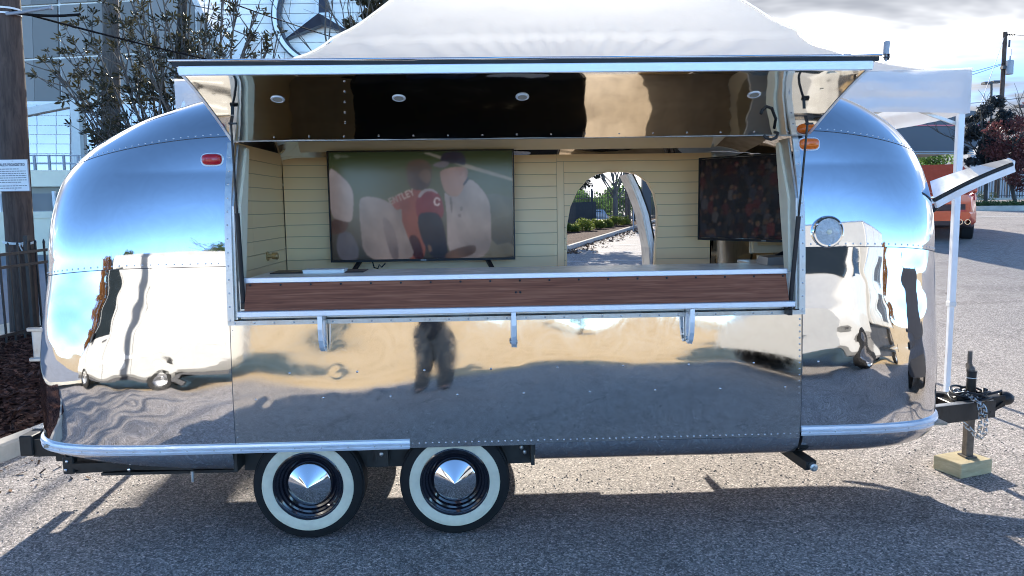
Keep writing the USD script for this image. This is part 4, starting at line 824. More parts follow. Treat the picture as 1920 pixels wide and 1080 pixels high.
# ---- counter front: wood laminate board between two aluminium edges, folding brackets below
tr.add("counter_top", bx(-1.52, 1.61, 0.004, 0.52, 1.567, 1.585), "counter_laminate")
tr.add("edge_trim", bx(-1.530, 1.608, -0.022, 0.003, 1.562, 1.592, 0.003), "trim_aluminium")
v, f = bx(-1.515, 1.600, 0, 0.018, 0, 0.150); v[:, 1] += -0.018 - (1 - v[:, 2] / 0.15) * 0.055; v[:, 2] += 1.410
fascia = tr.add("fascia_board", (v, f), "wood_laminate", label="dark wood laminate board along the counter front")
tr.add("edge_trim", bx(-1.545, 1.625, -0.105, -0.062, 1.378, 1.409, 0.003), "trim_aluminium")
scr = [(x, -0.0235, 1.55) for x in np.linspace(-1.49, 1.58, 19)] + [(0.045, -0.047, 1.485), (0.02, -0.047, 1.485), (0.045, -0.0235, 1.55)]
tr.add("screw_row", rivets(scr, [(0, -1, 0.2)] * len(scr), 0.0065), "black_plastic", parent=fascia, kind="stuff")
for x0, x1 in ((-1.56, -1.517), (1.602, 1.645)):
    tr.add("end_bracket", bx(x0, x1, -0.01, 0.03, 1.40, 1.575, 0.003), "dull_aluminium")
def bracket(x, lab=None):
    outer = Polygon([(-0.10, 1.376), (-0.102, 1.30), (-0.094, 1.235), (-0.075, 1.19), (-0.045, 1.165), (-0.012, 1.172), (0.004, 1.20), (0.008, 1.376)])
    inner = Polygon([(-0.076, 1.345), (-0.078, 1.30), (-0.070, 1.245), (-0.050, 1.212), (-0.026, 1.215), (-0.016, 1.24), (-0.016, 1.345)])
    p = tr.add("shelf_bracket", extr(outer.difference(inner), 0.026, YZ(x - 0.013)), "trim_aluminium", label=lab)
    tr.add("hinge_pin", cat([tube([(x - 0.022, -0.03, 1.195), (x + 0.022, -0.03, 1.195)], 0.012, 10), bx(x + 0.014, x + 0.020, -0.03, 0.002, 1.16, 1.345)]), "dull_aluminium", parent=p)
for x in (-1.09, 0.004, 1.03): bracket(x)

# ---- marker lights, round front lamp, rear lamp box
def lens(name, mt, x, z, w, h, lab):
    y = float(1 - half_w(z)); out = Point(0, 0).buffer(1, 24)
    b = tr.add(name, grid(lambda u, v: np.stack([x + w * np.sign(np.cos(u * 6.2832)) * np.abs(np.cos(u * 6.2832)) ** 0.55 * np.sin(v * 1.5708) ** 0.6, y - 0.004 - 0.034 * np.cos(v * 1.5708) - 0 * u, z + h * np.sign(np.sin(u * 6.2832)) * np.abs(np.sin(u * 6.2832)) ** 0.7 * np.sin(v * 1.5708) ** 0.6 - 0.3 * 0.0 * u], -1), 40, 10), mt, smooth=True, label=lab)
    e = lambda k, q: [(x + (w + q) * math.copysign(abs(math.cos(a)) ** 0.55, math.cos(a)), y - k + (z - z) + 0.30 * (h + q) * math.sin(a) * 0.5, z + (h + q) * math.copysign(abs(math.sin(a)) ** 0.7, math.sin(a))) for a in np.linspace(0, 6.2832, 33)[:-1]]
    tr.add("lamp_base", hull(e(0.006, 0.006) + e(-0.03, 0.006)), "dull_aluminium", parent=b)
lens("marker_light", "red_lens", -1.725, 2.270, 0.058, 0.033, "red oval marker light at the rear of the opening")
lens("marker_light", "amber_lens", 1.795, 2.320, 0.060, 0.034, "amber oval marker light at the front of the opening")
px, pz = 1.868, 1.80; py = float(shell_pt(1, 0.3, pz)[1])
c0 = np.array([px, py - 0.026, pz])
rl = tr.add("round_lamp", lathe([(0.045, 0.094), (-0.012, 0.094), (-0.020, 0.088), (-0.020, 0.078), (-0.012, 0.074)], "y", 48, c0), "chrome", smooth=30, label="round chrome ringed lamp on the front end panel")
tr.add("lens", lathe([(-0.012, 0.0745), (-0.022, 0.06), (-0.028, 0.03), (-0.030, 0.0)], "y", 40, c0), "grey_lens", parent=rl, smooth=True)
tr.add("bulb", ball(c0 + [0, -0.026, 0], 0.016, 2), "cream_trim", parent=rl, smooth=True)
tr.add("lamp_screw", rivets([c0 + [0.083 * math.cos(a), -0.021, 0.083 * math.sin(a)] for a in (0.6, 2.6, 4.8)], [(0, -1, 0)] * 3, 0.009), "chrome", parent=rl, kind="stuff")
tb = tr.add("rear_lamp_box", cat([bx(-3.015, -2.85, 0.44, 0.60, 1.06, 1.25, 0.012), bx(-3.03, -2.84, 0.425, 0.445, 1.238, 1.262, 0.004), bx(-3.03, -2.84, 0.425, 0.445, 1.048, 1.07, 0.004)]), "dull_aluminium", label="square aluminium lamp housing on the rear end")
# ---- raised side hatch
HX0, HX1 = -1.605, 1.785
HD, HR = 0.705, 0.262
def hatch_z(t): return 2.375 + HR * (1 - (1 - t) ** 1.2)
def hatch_line(t): return np.array([0.155 - HD * t, hatch_z(t)])
ts = np.linspace(0, 1, 14); hl = np.array([hatch_line(t) for t in ts]); tn = np.gradient(hl, axis=0); tn /= np.linalg.norm(tn, axis=1, keepdims=True); nn = np.stack([tn[:, 1], -tn[:, 0]], 1)   # nn points up and away
nn *= np.sign(nn[:, 1:2])
def sheet(off, x0, x1, nx=150, nt=40, t0=0.0, t1=1.0):
    def fn(u, v):
        t = t0 + (t1 - t0) * v
        y = np.interp(t, ts, hl[:, 0] + nn[:, 0] * off); z = np.interp(t, ts, hl[:, 1] + nn[:, 1] * off)
        return np.stack([x0 + (x1 - x0) * u, y, z], -1)
    return grid(fn, nx, nt)
def curve_sheet(off, x0, x1, nx=150, nt=40):
    def fn(u, v):
        y = 0.155 - HD * v; z = hatch_z(v)
        dy, dz = -HD + 0 * v, HR * 1.2 * (1 - v) ** 0.2 + 1e-4; L = np.hypot(dy, dz)
        return np.stack([x0 + (x1 - x0) * u, y + dz / L * off * 1.0, z - dy / L * off], -1)
    return grid(fn, nx, nt)
inner = push(*curve_sheet(0.0, HX0 + 0.01, HX1 - 0.01), lambda v: wobble(v * [1, 1.0, 1.0], 0.009, 0.5, 12) + wobble(v, 0.0008, 0.13, 2))
hatch = tr.add("side_hatch", inner, "hatch_aluminium", smooth=True, label="raised hatch over the serving opening, mirror-bright underneath")
tr.add("outer_skin", curve_sheet(0.040, HX0 - 0.03, HX1 + 0.03, 60, 30), "polished_aluminium", parent=hatch, smooth=True)
for x in (HX0 - 0.004, HX1 + 0.004):
    a = curve_sheet(0.002, x - 0.008, x + 0.008, 2, 30); b = curve_sheet(0.039, x - 0.008, x + 0.008, 2, 30)
    ms = [hull(np.vstack([a[0].reshape(2, 30, 3)[:, i:i + 2].reshape(-1, 3), b[0].reshape(2, 30, 3)[:, i:i + 2].reshape(-1, 3)])) for i in range(29)]
    tr.add("edge_strip", cat(ms), "trim_aluminium", parent=hatch)
ye, ze = 0.155 - HD, 2.375 + HR
tr.add("front_edge", bx(HX0, HX1, ye - 0.022, ye - 0.002, ze - 0.014, ze + 0.030, 0.003), "trim_aluminium", parent=hatch)
lipv = tube([(HX0 - 0.045, ye - 0.018, ze + 0.056), (HX1 + 0.045, ye - 0.018, ze + 0.056)], 0.006, 14)
tr.add("rolled_lip", lipv, "polished_aluminium", parent=hatch, smooth=40)
tr.add("gasket", bx(HX0 - 0.03, HX1 + 0.03, ye - 0.020, ye + 0.01, ze + 0.0305, ze + 0.0495), "rubber_seal", parent=hatch)  # tall dark band giving the dark line under the lip
tr.add("hinge", tube([(HX0, 0.160, 2.373), (HX1, 0.160, 2.373)], 0.004, 8), "dull_aluminium", parent=hatch)
for xk_ in (np.arange(HX0 + 0.05, HX1, 0.2),):
    pts = [(x, 0.155 - HD * 0.05, hatch_z(0.05) - 0.002) for x in xk_] + [(x, 0.155 - HD * 0.975, hatch_z(0.975) - 0.003) for x in xk_] + [(-0.92 + 0.02 * k, 0.155 - HD * q, hatch_z(q) - 0.002) for k, q in enumerate((0.25, 0.4, 0.55, 0.7, 0.85))]
    tr.add("rivet_row", rivets(pts, [(0, -0.3, -1)] * len(pts), 0.006), "rivet_aluminium", parent=hatch, kind="stuff")
def on_hatch(x, t, d=0.0):
    y = 0.155 - HD * t; z = hatch_z(t); n = np.array([0, -0.24, -0.97]); return np.array([x, y, z]) + n * d
def puck(x, t):
    n = np.array([0, HR * 1.2 * max(1 - t, 0) ** 0.2, HD]); n = -n / np.linalg.norm(n) * np.array([1, 1, 1]); n = np.array([0, -abs(n[1]), n[2]]); n /= np.linalg.norm(n)
    s = np.array([1.0, 0, 0]); u = np.cross(n, s); c = on_hatch(x, t)
    def ring(pr, k=36):
        v, f = lathe(pr, "y", k); return c + v[:, :1] * s + v[:, 1:2] * n + v[:, 2:] * u, f
    p = tr.add("puck_light", ring([(0.0, 0.036), (0.003, 0.035), (0.005, 0.028), (0.003, 0.025)]), "trim_aluminium", parent=hatch, smooth=30)
    tr.add("puck_diffuser", ring([(0.003, 0.0255), (0.0025, 0.0)]), "light_diffuser", parent=hatch)
for x in (-1.22, -0.59, 0.06, 1.30): puck(x, 0.60)
for x in (-1.53, 1.64):
    tr.add("latch", cat([bx(x - 0.035, x + 0.035, -0.31, -0.29, 2.585, 2.60, 0.003), bx(x - 0.012, x + 0.012, -0.33, -0.27, 2.57, 2.61, 0.003), tube([(x, -0.30, 2.63), (x, -0.30, 2.565)], 0.011, 8)]), "brass", parent=hatch)
tr.add("hook", tube([(1.56, 0.10, 2.385), (1.555, 0.04, 2.375), (1.53, 0.0, 2.345), (1.50, -0.005, 2.335), (1.475, 0.01, 2.345), (1.465, 0.02, 2.36)], 0.009, 8), "black_plastic", parent=hatch)
# gas struts
for sx, p1, p2 in ((-1, atl(433, 232, -0.14), atl(456, 566, -0.035)), (1, atl(1514, 232, -0.12), atl(1481, 578, -0.035))):
    mid = p1 + (p2 - p1) * 0.50
    st = tr.add("gas_strut", tube([p1, mid], 0.0065, 8), "black_plastic", label=("rear" if sx < 0 else "front") + " black gas strut holding the hatch up")
    tr.add("strut_cylinder", tube([mid - (p2 - p1) * 0.01, p2], 0.0135, 10), "black_plastic", parent=st, smooth=40)
    tr.add("strut_mount", cat([bx(p1[0] - 0.012, p1[0] + 0.030, p1[1] - 0.008, p1[1] + 0.010, p1[2] - 0.004, p1[2] + 0.006), bar(p1, p1 + [0, 0.03, 0.045], 0.016, 0.006), ball(p1, 0.010, 1), ball(p2, 0.015, 1), bx(p2[0] - 0.012, p2[0] + 0.012, p2[1] - 0.01, p2[1] + 0.07, p2[2] - 0.04, p2[2] + 0.0)]), "black_plastic", parent=st)
# ---- small hatch lifted on the front end
FQ = [atl(1752, 377, 0.48), atl(1745, 345, 0.78), atl(1899, 309, 0.50), atl(1888, 303, 0.80)]     # hinge near, hinge far, tip near, tip far
def fhp(u, v, off=0.0):
    u, v = np.asarray(u, float)[..., None], np.asarray(v, float)[..., None]; n = np.cross(FQ[2] - FQ[0], FQ[1] - FQ[0]); n /= np.linalg.norm(n); n *= np.sign(n[2])
    p = (FQ[0] * (1 - u) + FQ[1] * u) * (1 - v) + (FQ[2] * (1 - u) + FQ[3] * u) * v
    return p + n * (off + 0.012 * np.sin(v * np.pi))
fh = tr.add("front_hatch", cat([grid(lambda u, v: fhp(u, v, 0.02), 30, 20)]), "polished_aluminium", smooth=True, label="small hatch lifted open on the trailer's front end")
tr.add("hatch_lining", grid(lambda u, v: fhp(u, v, -0.022), 30, 20), "hatch_aluminium", parent=fh, smooth=True)
def edge_ribbon(off0, off1, dy0, dy1):
    vv = np.linspace(0, 1, 16); ms = []
    P = lambda v, o, d: fhp(np.zeros(1), np.array([v]), o)[0] + [0, d, 0]
    for a, b in zip(vv[:-1], vv[1:]): ms.append(hull([P(t, o, d) for t in (a, b) for o in (off0, off1) for d in (dy0, dy1)]))
    return cat(ms)
tr.add("gasket", edge_ribbon(-0.004, 0.016, -0.008, 0.02), "rubber_seal", parent=fh)
tr.add("edge_strip", edge_ribbon(-0.050, -0.006, -0.012, 0.012), "trim_aluminium", parent=fh)
tr.add("outer_edge", bar(FQ[2] + [0.006, 0, 0], FQ[3] + [0.006, 0, 0], 0.014, 0.05), "trim_aluminium", parent=fh)
tr.add("hatch_prop", cat([tube([(2.76, 0.55, 1.86), (2.90, 0.52, 2.01)], 0.012, 8), bx(2.73, 2.78, 0.50, 0.56, 1.80, 1.90, 0.006)]), "black_plastic", parent=fh)
# ---------------------------------------------------------------- inside of the trailer
YB = 1.95
def plank(x0, x1, z0, z1, y=YB, th=0.012, hole=None):
    p = sbox(x0, z0, x1, z1)
    if hole is not None: return [extr(g, th, XZ(y, 1)) for g in getattr(p.difference(hole), "geoms", [p.difference(hole)]) if g.area > 1e-4]
    return extr(p, th, XZ(y, 1))
DX0, DX1 = 0.535, 1.30
arch = Polygon([(DX0, 0.3), (DX0, 1.80), (DX0 + 0.03, 1.96), (DX0 + 0.09, 2.09), (DX0 + 0.17, 2.18), (DX0 + 0.26, 2.23), (DX0 + 0.36, 2.245), (DX0 + 0.50, 2.245), (DX0 + 0.60, 2.22), (DX0 + 0.68, 2.16), (DX0 + 0.735, 2.06), (DX0 + 0.762, 1.93), (DX0 + 0.765, 1.80), (DX0 + 0.75, 1.60), (DX0 + 0.74, 1.3), (DX0 + 0.74, 0.3)])
back = tr.add("interior_wall", extr(sbox(-1.80, 0.60, 1.75, 2.44).difference(arch), 0.010, XZ(YB + 0.013, 1)), "cream_groove", label="cream plank wall at the back with an arched doorway")
rs = random.Random(4)
gap = 0.004
z = 2.425; k = 0
while z > 0.66:                            # left part: boards 97 mm
    m = plank(-1.795, 0.452, z - 0.097 + gap, z); tr.add("plank", m, "cream_paint", parent=back); z -= 0.097
z = 2.335
while z > 0.66:                            # right part: boards 91 mm round the doorway
    m = plank(0.515, 1.748, z - 0.0915 + gap, z, hole=arch)
    for q in m: tr.add("plank", q, "cream_paint", parent=back)
    z -= 0.0915
tr.add("plank", plank(0.455, 1.748, 2.339, 2.43), "cream_paint", parent=back)
tr.add("upright_board", plank(0.455, 0.511, 0.62, 2.335, y=YB - 0.004, th=0.016), "cream_paint", parent=back)
# door reveal through the wall's thickness
ring = arch.buffer(0.006).difference(arch).intersection(sbox(-1, 0.615, 3, 3))
tr.add("door_frame", extr(ring, 0.075, XZ(YB - 0.003, 1)), "cream_paint", parent=back)
# rear partition
lw = tr.add("interior_wall", bx(-1.825, -1.815, 0.33, YB, 0.60, 2.40), "cream_groove", label="cream plank partition at the rear end")
z = 2.425
while z > 0.66:
    tr.add("plank", bx(-1.815, -1.803, 1.06 - float(half_w(z)) * 0.95 + 0.03, 1.10, z - 0.097 + gap, z), "cream_paint", parent=lw)
    tr.add("plank", bx(-1.815, -1.803, 1.102, YB, z - 0.097 + gap, z), "cream_paint", parent=lw); z -= 0.097
kn = np.array([-1.803, 1.42, 1.625])
tr.add("cabinet_knob", cat([lathe([(0, 0.0), (0, 0.036), (0.008, 0.036), (0.010, 0.014), (0.035, 0.014), (0.040, 0.024), (0.075, 0.028), (0.082, 0.022), (0.084, 0.0)], "x", 24, kn)]), "brass", parent=lw, smooth=35)
# ceiling liner and liner of the near wall
def liner(u, v):
    p = side_pt(XL - 0.0 + (XR - XL) * u, 2.43 + (ZTOP - 2.43) * np.sin(v * np.pi / 2)); p[..., 2] -= 0.05; p[..., 1] += 0.03; return p
def liner2(u, v):
    p = side_pt(XL - 0.0 + (XR - XL) * u, 2.48 + (ZTOP - 2.48) * np.sin(v * np.pi / 2), True); p[..., 2] -= 0.05; p[..., 1] -= 0.03; return p
tr.add("ceiling_liner", cat([grid(liner, 8, 20), grid(liner2, 8, 20)]), "cream_trim", smooth=True)
tr.add("inner_side_liner", bx(-1.6, 1.7, 0.115, 0.125, 0.61, 1.30), "cream_trim")
# bare metal liner that curves towards the nose
mp = grid(lambda u, v: np.stack([1.755 + 0.42 * u, 1.94 - 0.30 * (1 - np.cos(u * 1.5)), 0.62 + 1.68 * v - 0.0 * u], -1), 30, 40)
tr.add("metal_liner", push(*mp, lambda v: wobble(v, 0.02, 0.4, 31)), "hatch_aluminium", smooth=True)
# front cabinets
cb = tr.add("front_cabinet", bx(2.02, 2.45, 1.30, 1.60, 0.62, 1.56), "cream_trim", label="cream cabinet in the trailer's nose")
up = tr.add("upper_cabinet", bx(1.98, 2.38, 1.645, 1.665, 1.57, 2.24), "cream_trim")
for x in (2.00, 2.30): tr.add("panel_stile", bx(x, x + 0.035, 1.625, 1.644, 1.58, 2.235), "cream_trim", parent=up)
for zz in (1.585, 2.19): tr.add("panel_rail", bx(2.036, 2.299, 1.627, 1.644, zz, zz + 0.045), "cream_trim", parent=up)
tr.add("panel", bx(2.036, 2.299, 1.634, 1.644, 1.632, 2.188), "cream_paint", parent=up)
sh = tr.add("nose_counter", bx(1.76, 2.50, 0.60, 1.30, 1.525, 1.545), "counter_laminate")
# shelf along the back wall, floor
tr.add("back_shelf", bx(-1.80, 0.45, 1.50, 1.95, 1.44, 1.465), "counter_laminate")
tr.add("cabin_floor", bx(-1.81, 2.6, 0.13, 1.94, 0.603, 0.612), "floor_dark")
# open entry door, seen edge-on through the doorway
def door_off(z): return 0.035 + np.interp(z, [0.62, 1.2, 1.6, 1.9, 2.1, 2.24], [0.0, -0.005, -0.030, -0.090, -0.165, -0.235])
def door_poly(o0, o1, z0, z1):
    zz = np.linspace(z0, z1, 24); a = np.stack([1.30 + door_off(zz) + o0, zz], 1); b = np.stack([1.30 + door_off(zz) + o1, zz], 1)[::-1]
    return np.vstack([a, b])
def door_slab(o0, o1, y0, y1, z0, z1):
    zz = np.linspace(z0, z1, 24); ms = []
    for a, b in zip(zz[:-1], zz[1:]):
        ms.append(hull([(1.30 + float(door_off(z)) + o, y, z) for z in (a, b) for o in (o0, o1) for y in (y0, y1)]))
    return cat(ms)
dr = tr.add("entry_door", door_slab(-0.045, -0.014, 2.10, 2.42, 0.62, 2.23), "dull_aluminium", label="curved entry door standing open beyond the doorway")
tr.add("inner_skin", door_slab(-0.013, 0.006, 2.10, 2.47, 0.62, 2.235), "old_steel", parent=dr)
tr.add("gasket", door_slab(0.007, 0.018, 2.075, 2.10, 0.62, 2.24), "rubber_seal", parent=dr)
tr.add("edge_face", door_slab(-0.030, 0.005, 2.083, 2.097, 0.62, 2.232), "trim_aluminium", parent=dr)
tr.add("door_latch", cat([bx(1.285, 1.325, 2.02, 2.045, 1.50, 1.53), bx(1.29, 1.32, 2.02, 2.045, 1.42, 1.44)]), "brass", parent=dr)
# wall behind the nose counter hides the far seam
# ---------------------------------------------------------------- hitch
HC = 0.88                                 # centre line of the coupler
th0 = tr.add("hitch_frame", cat([bar((1.9, 0.30, 0.515), (3.48, HC - 0.045, 0.480), 0.06, 0.125), bar((1.9, 1.62, 0.515), (3.42, HC + 0.06, 0.490), 0.06, 0.115), bx(3.16, 3.36, HC - 0.10, HC + 0.11, 0.42, 0.53, 0.005)]), "frame_black", label="black A-frame tow hitch")
tr.add("frame_top_edge", bar((2.6, 0.533, 0.563), (3.46, HC - 0.055, 0.5455), 0.05, 0.006), "dull_aluminium", parent=th0)
tr.add("coupler", cat([hull([(x, HC + y, z) for x, w, z0, z1 in ((3.20, 0.075, 0.44, 0.56), (3.50, 0.055, 0.46, 0.555), (3.58, 0.045, 0.49, 0.565)) for y in (-w, w) for z in (z0, z1)]), ball((3.61, HC, 0.535), 0.058, 2, (1, 0.95, 0.85)), bar((3.28, HC - 0.085, 0.54), (3.44, HC - 0.085, 0.455), 0.015, 0.022), bar((3.44, HC - 0.07, 0.44), (3.56, HC - 0.05, 0.52), 0.02, 0.02)]), "frame_black", parent=th0)
jx = 3.35
jk = tr.add("tongue_jack", cat([lathe([(0.47, 0.0), (0.47, 0.032), (0.74, 0.032), (0.74, 0.0)], "z", 24, (jx, HC, 0)), lathe([(0.735, 0.0), (0.735, 0.035), (0.745, 0.035), (0.745, 0.0)], "z", 24, (jx, HC, 0))]), "frame_black", label="upright tongue jack with a rusty lower post")
tr.add("jack_post", cat([bx(jx - 0.026, jx + 0.026, HC - 0.026, HC + 0.026, 0.118, 0.40), bx(jx - 0.045, jx + 0.045, HC - 0.045, HC + 0.045, 0.107, 0.117)]), "old_steel", parent=jk)
tr.add("jack_head", cat([ball((jx - 0.01, HC, 0.755), 0.030, 1, (1, 1, 1.1)), tube([(jx - 0.02, HC, 0.76), (jx - 0.02, HC, 0.89)], 0.016, 10), bx(jx - 0.035, jx - 0.01, HC - 0.02, HC + 0.02, 0.76, 0.80)]), "old_steel", parent=jk)
tr.add("jack_band", lathe([(0.692, 0.0325), (0.692, 0.0345), (0.698, 0.0345), (0.698, 0.0325)], "z", 24, (jx, HC, 0)), "rope", parent=jk)
# coiled wire round the jack
rw = random.Random(8); cw = []
for k in range(7):
    a0 = rw.random() * 6; R = 0.075 + 0.05 * rw.random(); pts = [(jx - 0.02 + R * 1.1 * math.cos(a0 + a), HC - 0.02 + R * math.sin(a0 + a), 0.555 + 0.012 * k * 0.6 + 0.018 * math.sin(2 * a + k)) for a in np.linspace(0, 5.2, 26)]
    cw.append(tube(pts, 0.008, 6))
cw.append(tube([(jx + 0.03, HC - 0.05, 0.55), (jx + 0.06, HC - 0.06, 0.58), (jx + 0.07, HC - 0.04, 0.62), (jx + 0.09, HC - 0.04, 0.61)], 0.013, 6)); cw.append(tube([(jx + 0.03, HC - 0.06, 0.57), (jx + 0.20, HC - 0.04, 0.60), (jx + 0.22, HC, 0.57)], 0.009, 6))
tr.add("coiled_cable", cat(cw), "black_plastic", parent=jk, smooth=True)
_lk = [(math.copysign(0.010, s) + 0.013 * math.cos(a) if False else (0.012 * math.cos(a)), 0, 0.0155 * math.sin(a) + math.copysign(0.006, math.sin(a))) for s, a in [(1, t) for t in np.linspace(0, 2 * np.pi, 17)]]
def chain(pts, name):
    p = np.asarray(pts, float); L = np.concatenate([[0], np.cumsum(np.linalg.norm(np.diff(p, axis=0), axis=1))]); ks = np.arange(0, L[-1], 0.034); first = None
    for i, k in enumerate(ks):
        c = np.array([np.interp(k, L, p[:, a]) for a in range(3)]); d = np.array([np.interp(min(k + 0.01, L[-1]), L, p[:, a]) for a in range(3)]) - np.array([np.interp(max(k - 0.01, 0), L, p[:, a]) for a in range(3)]); d /= np.linalg.norm(d) + 1e-9
        s = np.cross(d, (0.3, -1, 0.1) if i % 2 else (1, 0.35, 0.1)); s /= np.linalg.norm(s)
        loop = c + np.array([q[0] * s * 1.15 + q[2] * d * 1.12 for q in _lk])
        m = tube(loop, 0.0042, 6, cap=False)
        if first is None: first = tr.add(name, m, "steel_chain", smooth=True)
        else: tr.add("chain_link", m, "steel_chain", parent=first, smooth=True)
yc = HC - 0.185
chain([(3.230, HC - 0.02, 0.60), (3.260, HC - 0.10, 0.595), (3.285, yc, 0.56), (3.295, yc - 0.01, 0.48), (3.300, yc - 0.01, 0.38), (3.295, yc, 0.315), (3.285, yc, 0.31)], "safety_chain")
chain([(3.280, HC - 0.05, 0.60), (3.310, HC - 0.11, 0.58), (3.330, yc, 0.52), (3.340, yc - 0.01, 0.42), (3.335, yc - 0.01, 0.34), (3.310, yc, 0.30), (3.270, yc, 0.33), (3.240, yc + 0.02, 0.37), (3.210, yc + 0.04, 0.40)], "safety_chain")
chain([(2.870, 1.02, 0.53), (2.910, 0.99, 0.60), (2.970, 1.0, 0.60), (2.990, 1.02, 0.52)], "safety_chain")
chain([(2.830, 1.02, 0.53), (2.870, 0.97, 0.61), (2.930, 0.97, 0.61), (2.950, 1.0, 0.52)], "safety_chain")

def tl(p): return T0 + AX * p[0] + AY * p[1] + np.array([0, 0, p[2]])       # trailer point in the world
# the wood block under the jack stands on its own
b0 = tl((jx - 0.04, HC - 0.01, 0.0))
blk = Thing("wood_block", "pale timber block under the trailer's tongue jack", "block", b0, 0.36)
g0 = bx(-0.155, 0.155, -0.115, 0.115, 0.0, 0.105, 0.006)
blk.add("timber", g0, "block_wood")

# ---------------------------------------------------------------- televisions
def picture(shapes, w, h, to, nx, ny, blur, fold=0.0):
    """A lit picture as colours on a fine grid of vertices: the shapes in painter's order, softened."""
    from scipy.ndimage import gaussian_filter
    gx_, gy_ = np.meshgrid(np.linspace(0, w, nx), np.linspace(0, h, ny), indexing="ij"); q = np.stack([gx_, gy_], -1).reshape(-1, 2); c = np.zeros((len(q), 3)) + 0.01
    for poly, col in shapes:
        poly = poly.buffer(0); b = poly.bounds; k = np.nonzero((q[:, 0] >= b[0]) & (q[:, 0] <= b[2]) & (q[:, 1] >= b[1]) & (q[:, 1] <= b[3]))[0]
        if len(k) == 0: continue
        k = k[shapely.contains_xy(poly, q[k, 0], q[k, 1])] if poly.area < 0.3 * w * h or len(poly.exterior.coords) > 6 else k
        c[k] = col(q[k]) if callable(col) else np.asarray(col, float) * (1 + fold * (fbm(np.stack([q[k, 0] * 7 + q[k, 1] * 3, q[k, 1] * 4 - q[k, 0] * 2, 0 * q[k, 0] + poly.area * 50], -1), 3, 4) - 0.5))[:, None]
    c = gaussian_filter(c.reshape(nx, ny, 3), (blur, blur, 0)); c = c * 0.72 + 0.28 * c.mean(-1, keepdims=True); c *= 1 + 0.10 * (fbm(np.stack([q[:, 0] * 40, q[:, 1] * 40, 0 * q[:, 0]], -1), 2, 9).reshape(nx, ny, 1) - 0.5)
    i, j = np.meshgrid(np.arange(nx - 1), np.arange(ny - 1), indexing="ij")
    return (*mv((to(q), np.stack([i * ny + j, (i + 1) * ny + j, (i + 1) * ny + j + 1, i * ny + j + 1], -1).reshape(-1, 4))), c.reshape(-1, 3))
def lin(c): c = np.asarray(c, float) / 255; return np.where(c < 0.04045, c / 12.92, ((c + 0.055) / 1.055) ** 2.4)
def smoothpoly(pts, it=2):
    p = np.asarray(pts, float)
    for _ in range(it):
        q = np.roll(p, -1, axis=0); p = np.stack([0.75 * p + 0.25 * q, 0.25 * p + 0.75 * q], 1).reshape(-1, 2)
    return Polygon(p)
TW, TH = 1.472, 0.862
def tvp(pts, it=2): return smoothpoly([((x - 50) / 1585 * TW, (1010 - y + (x - 50) / 1585 * -12) / 915 * TH) for x, y in pts], it)
def textpoly(s, h, x, y, rot, sx=1.0):
    from shapely.ops import unary_union
    m = text_mesh(s, h, 0.001, True); v, f = np.array(m.vertices), np.array(m.faces); k = v[:, 2] < 0.0005
    t = [Polygon(v[q][:, :2]) for q in f if k[q].all()]; g = unary_union([p for p in t if p.area > 1e-12]).buffer(0.0002)
    g = shapely.affinity.scale(g, sx, 1, origin=(0, 0)); return shapely.affinity.translate(shapely.affinity.rotate(g, rot, origin=(0, 0)), x, y)
import shapely.affinity
def vgrad(cols):                          # colours by height (0 bottom .. 1 top)
    hs = [c[0] for c in cols]; cc = np.array([lin(c[1]) for c in cols])
    return lambda v: np.stack([np.interp(v[:, 1] / TH, hs, cc[:, k]) for k in range(3)], 1)
field = [(sbox(0, TH * k / 14, TW, TH * (k + 1) / 14 + 0.001), vgrad([(0, (52, 54, 50)), (0.22, (74, 72, 64)), (0.40, (96, 94, 78)), (0.55, (92, 92, 55)), (0.8, (84, 88, 46)), (0.9, (58, 72, 32)), (1, (36, 52, 22))])) for k in range(14)]
white, red = (150, 136, 138), (132, 28, 44)
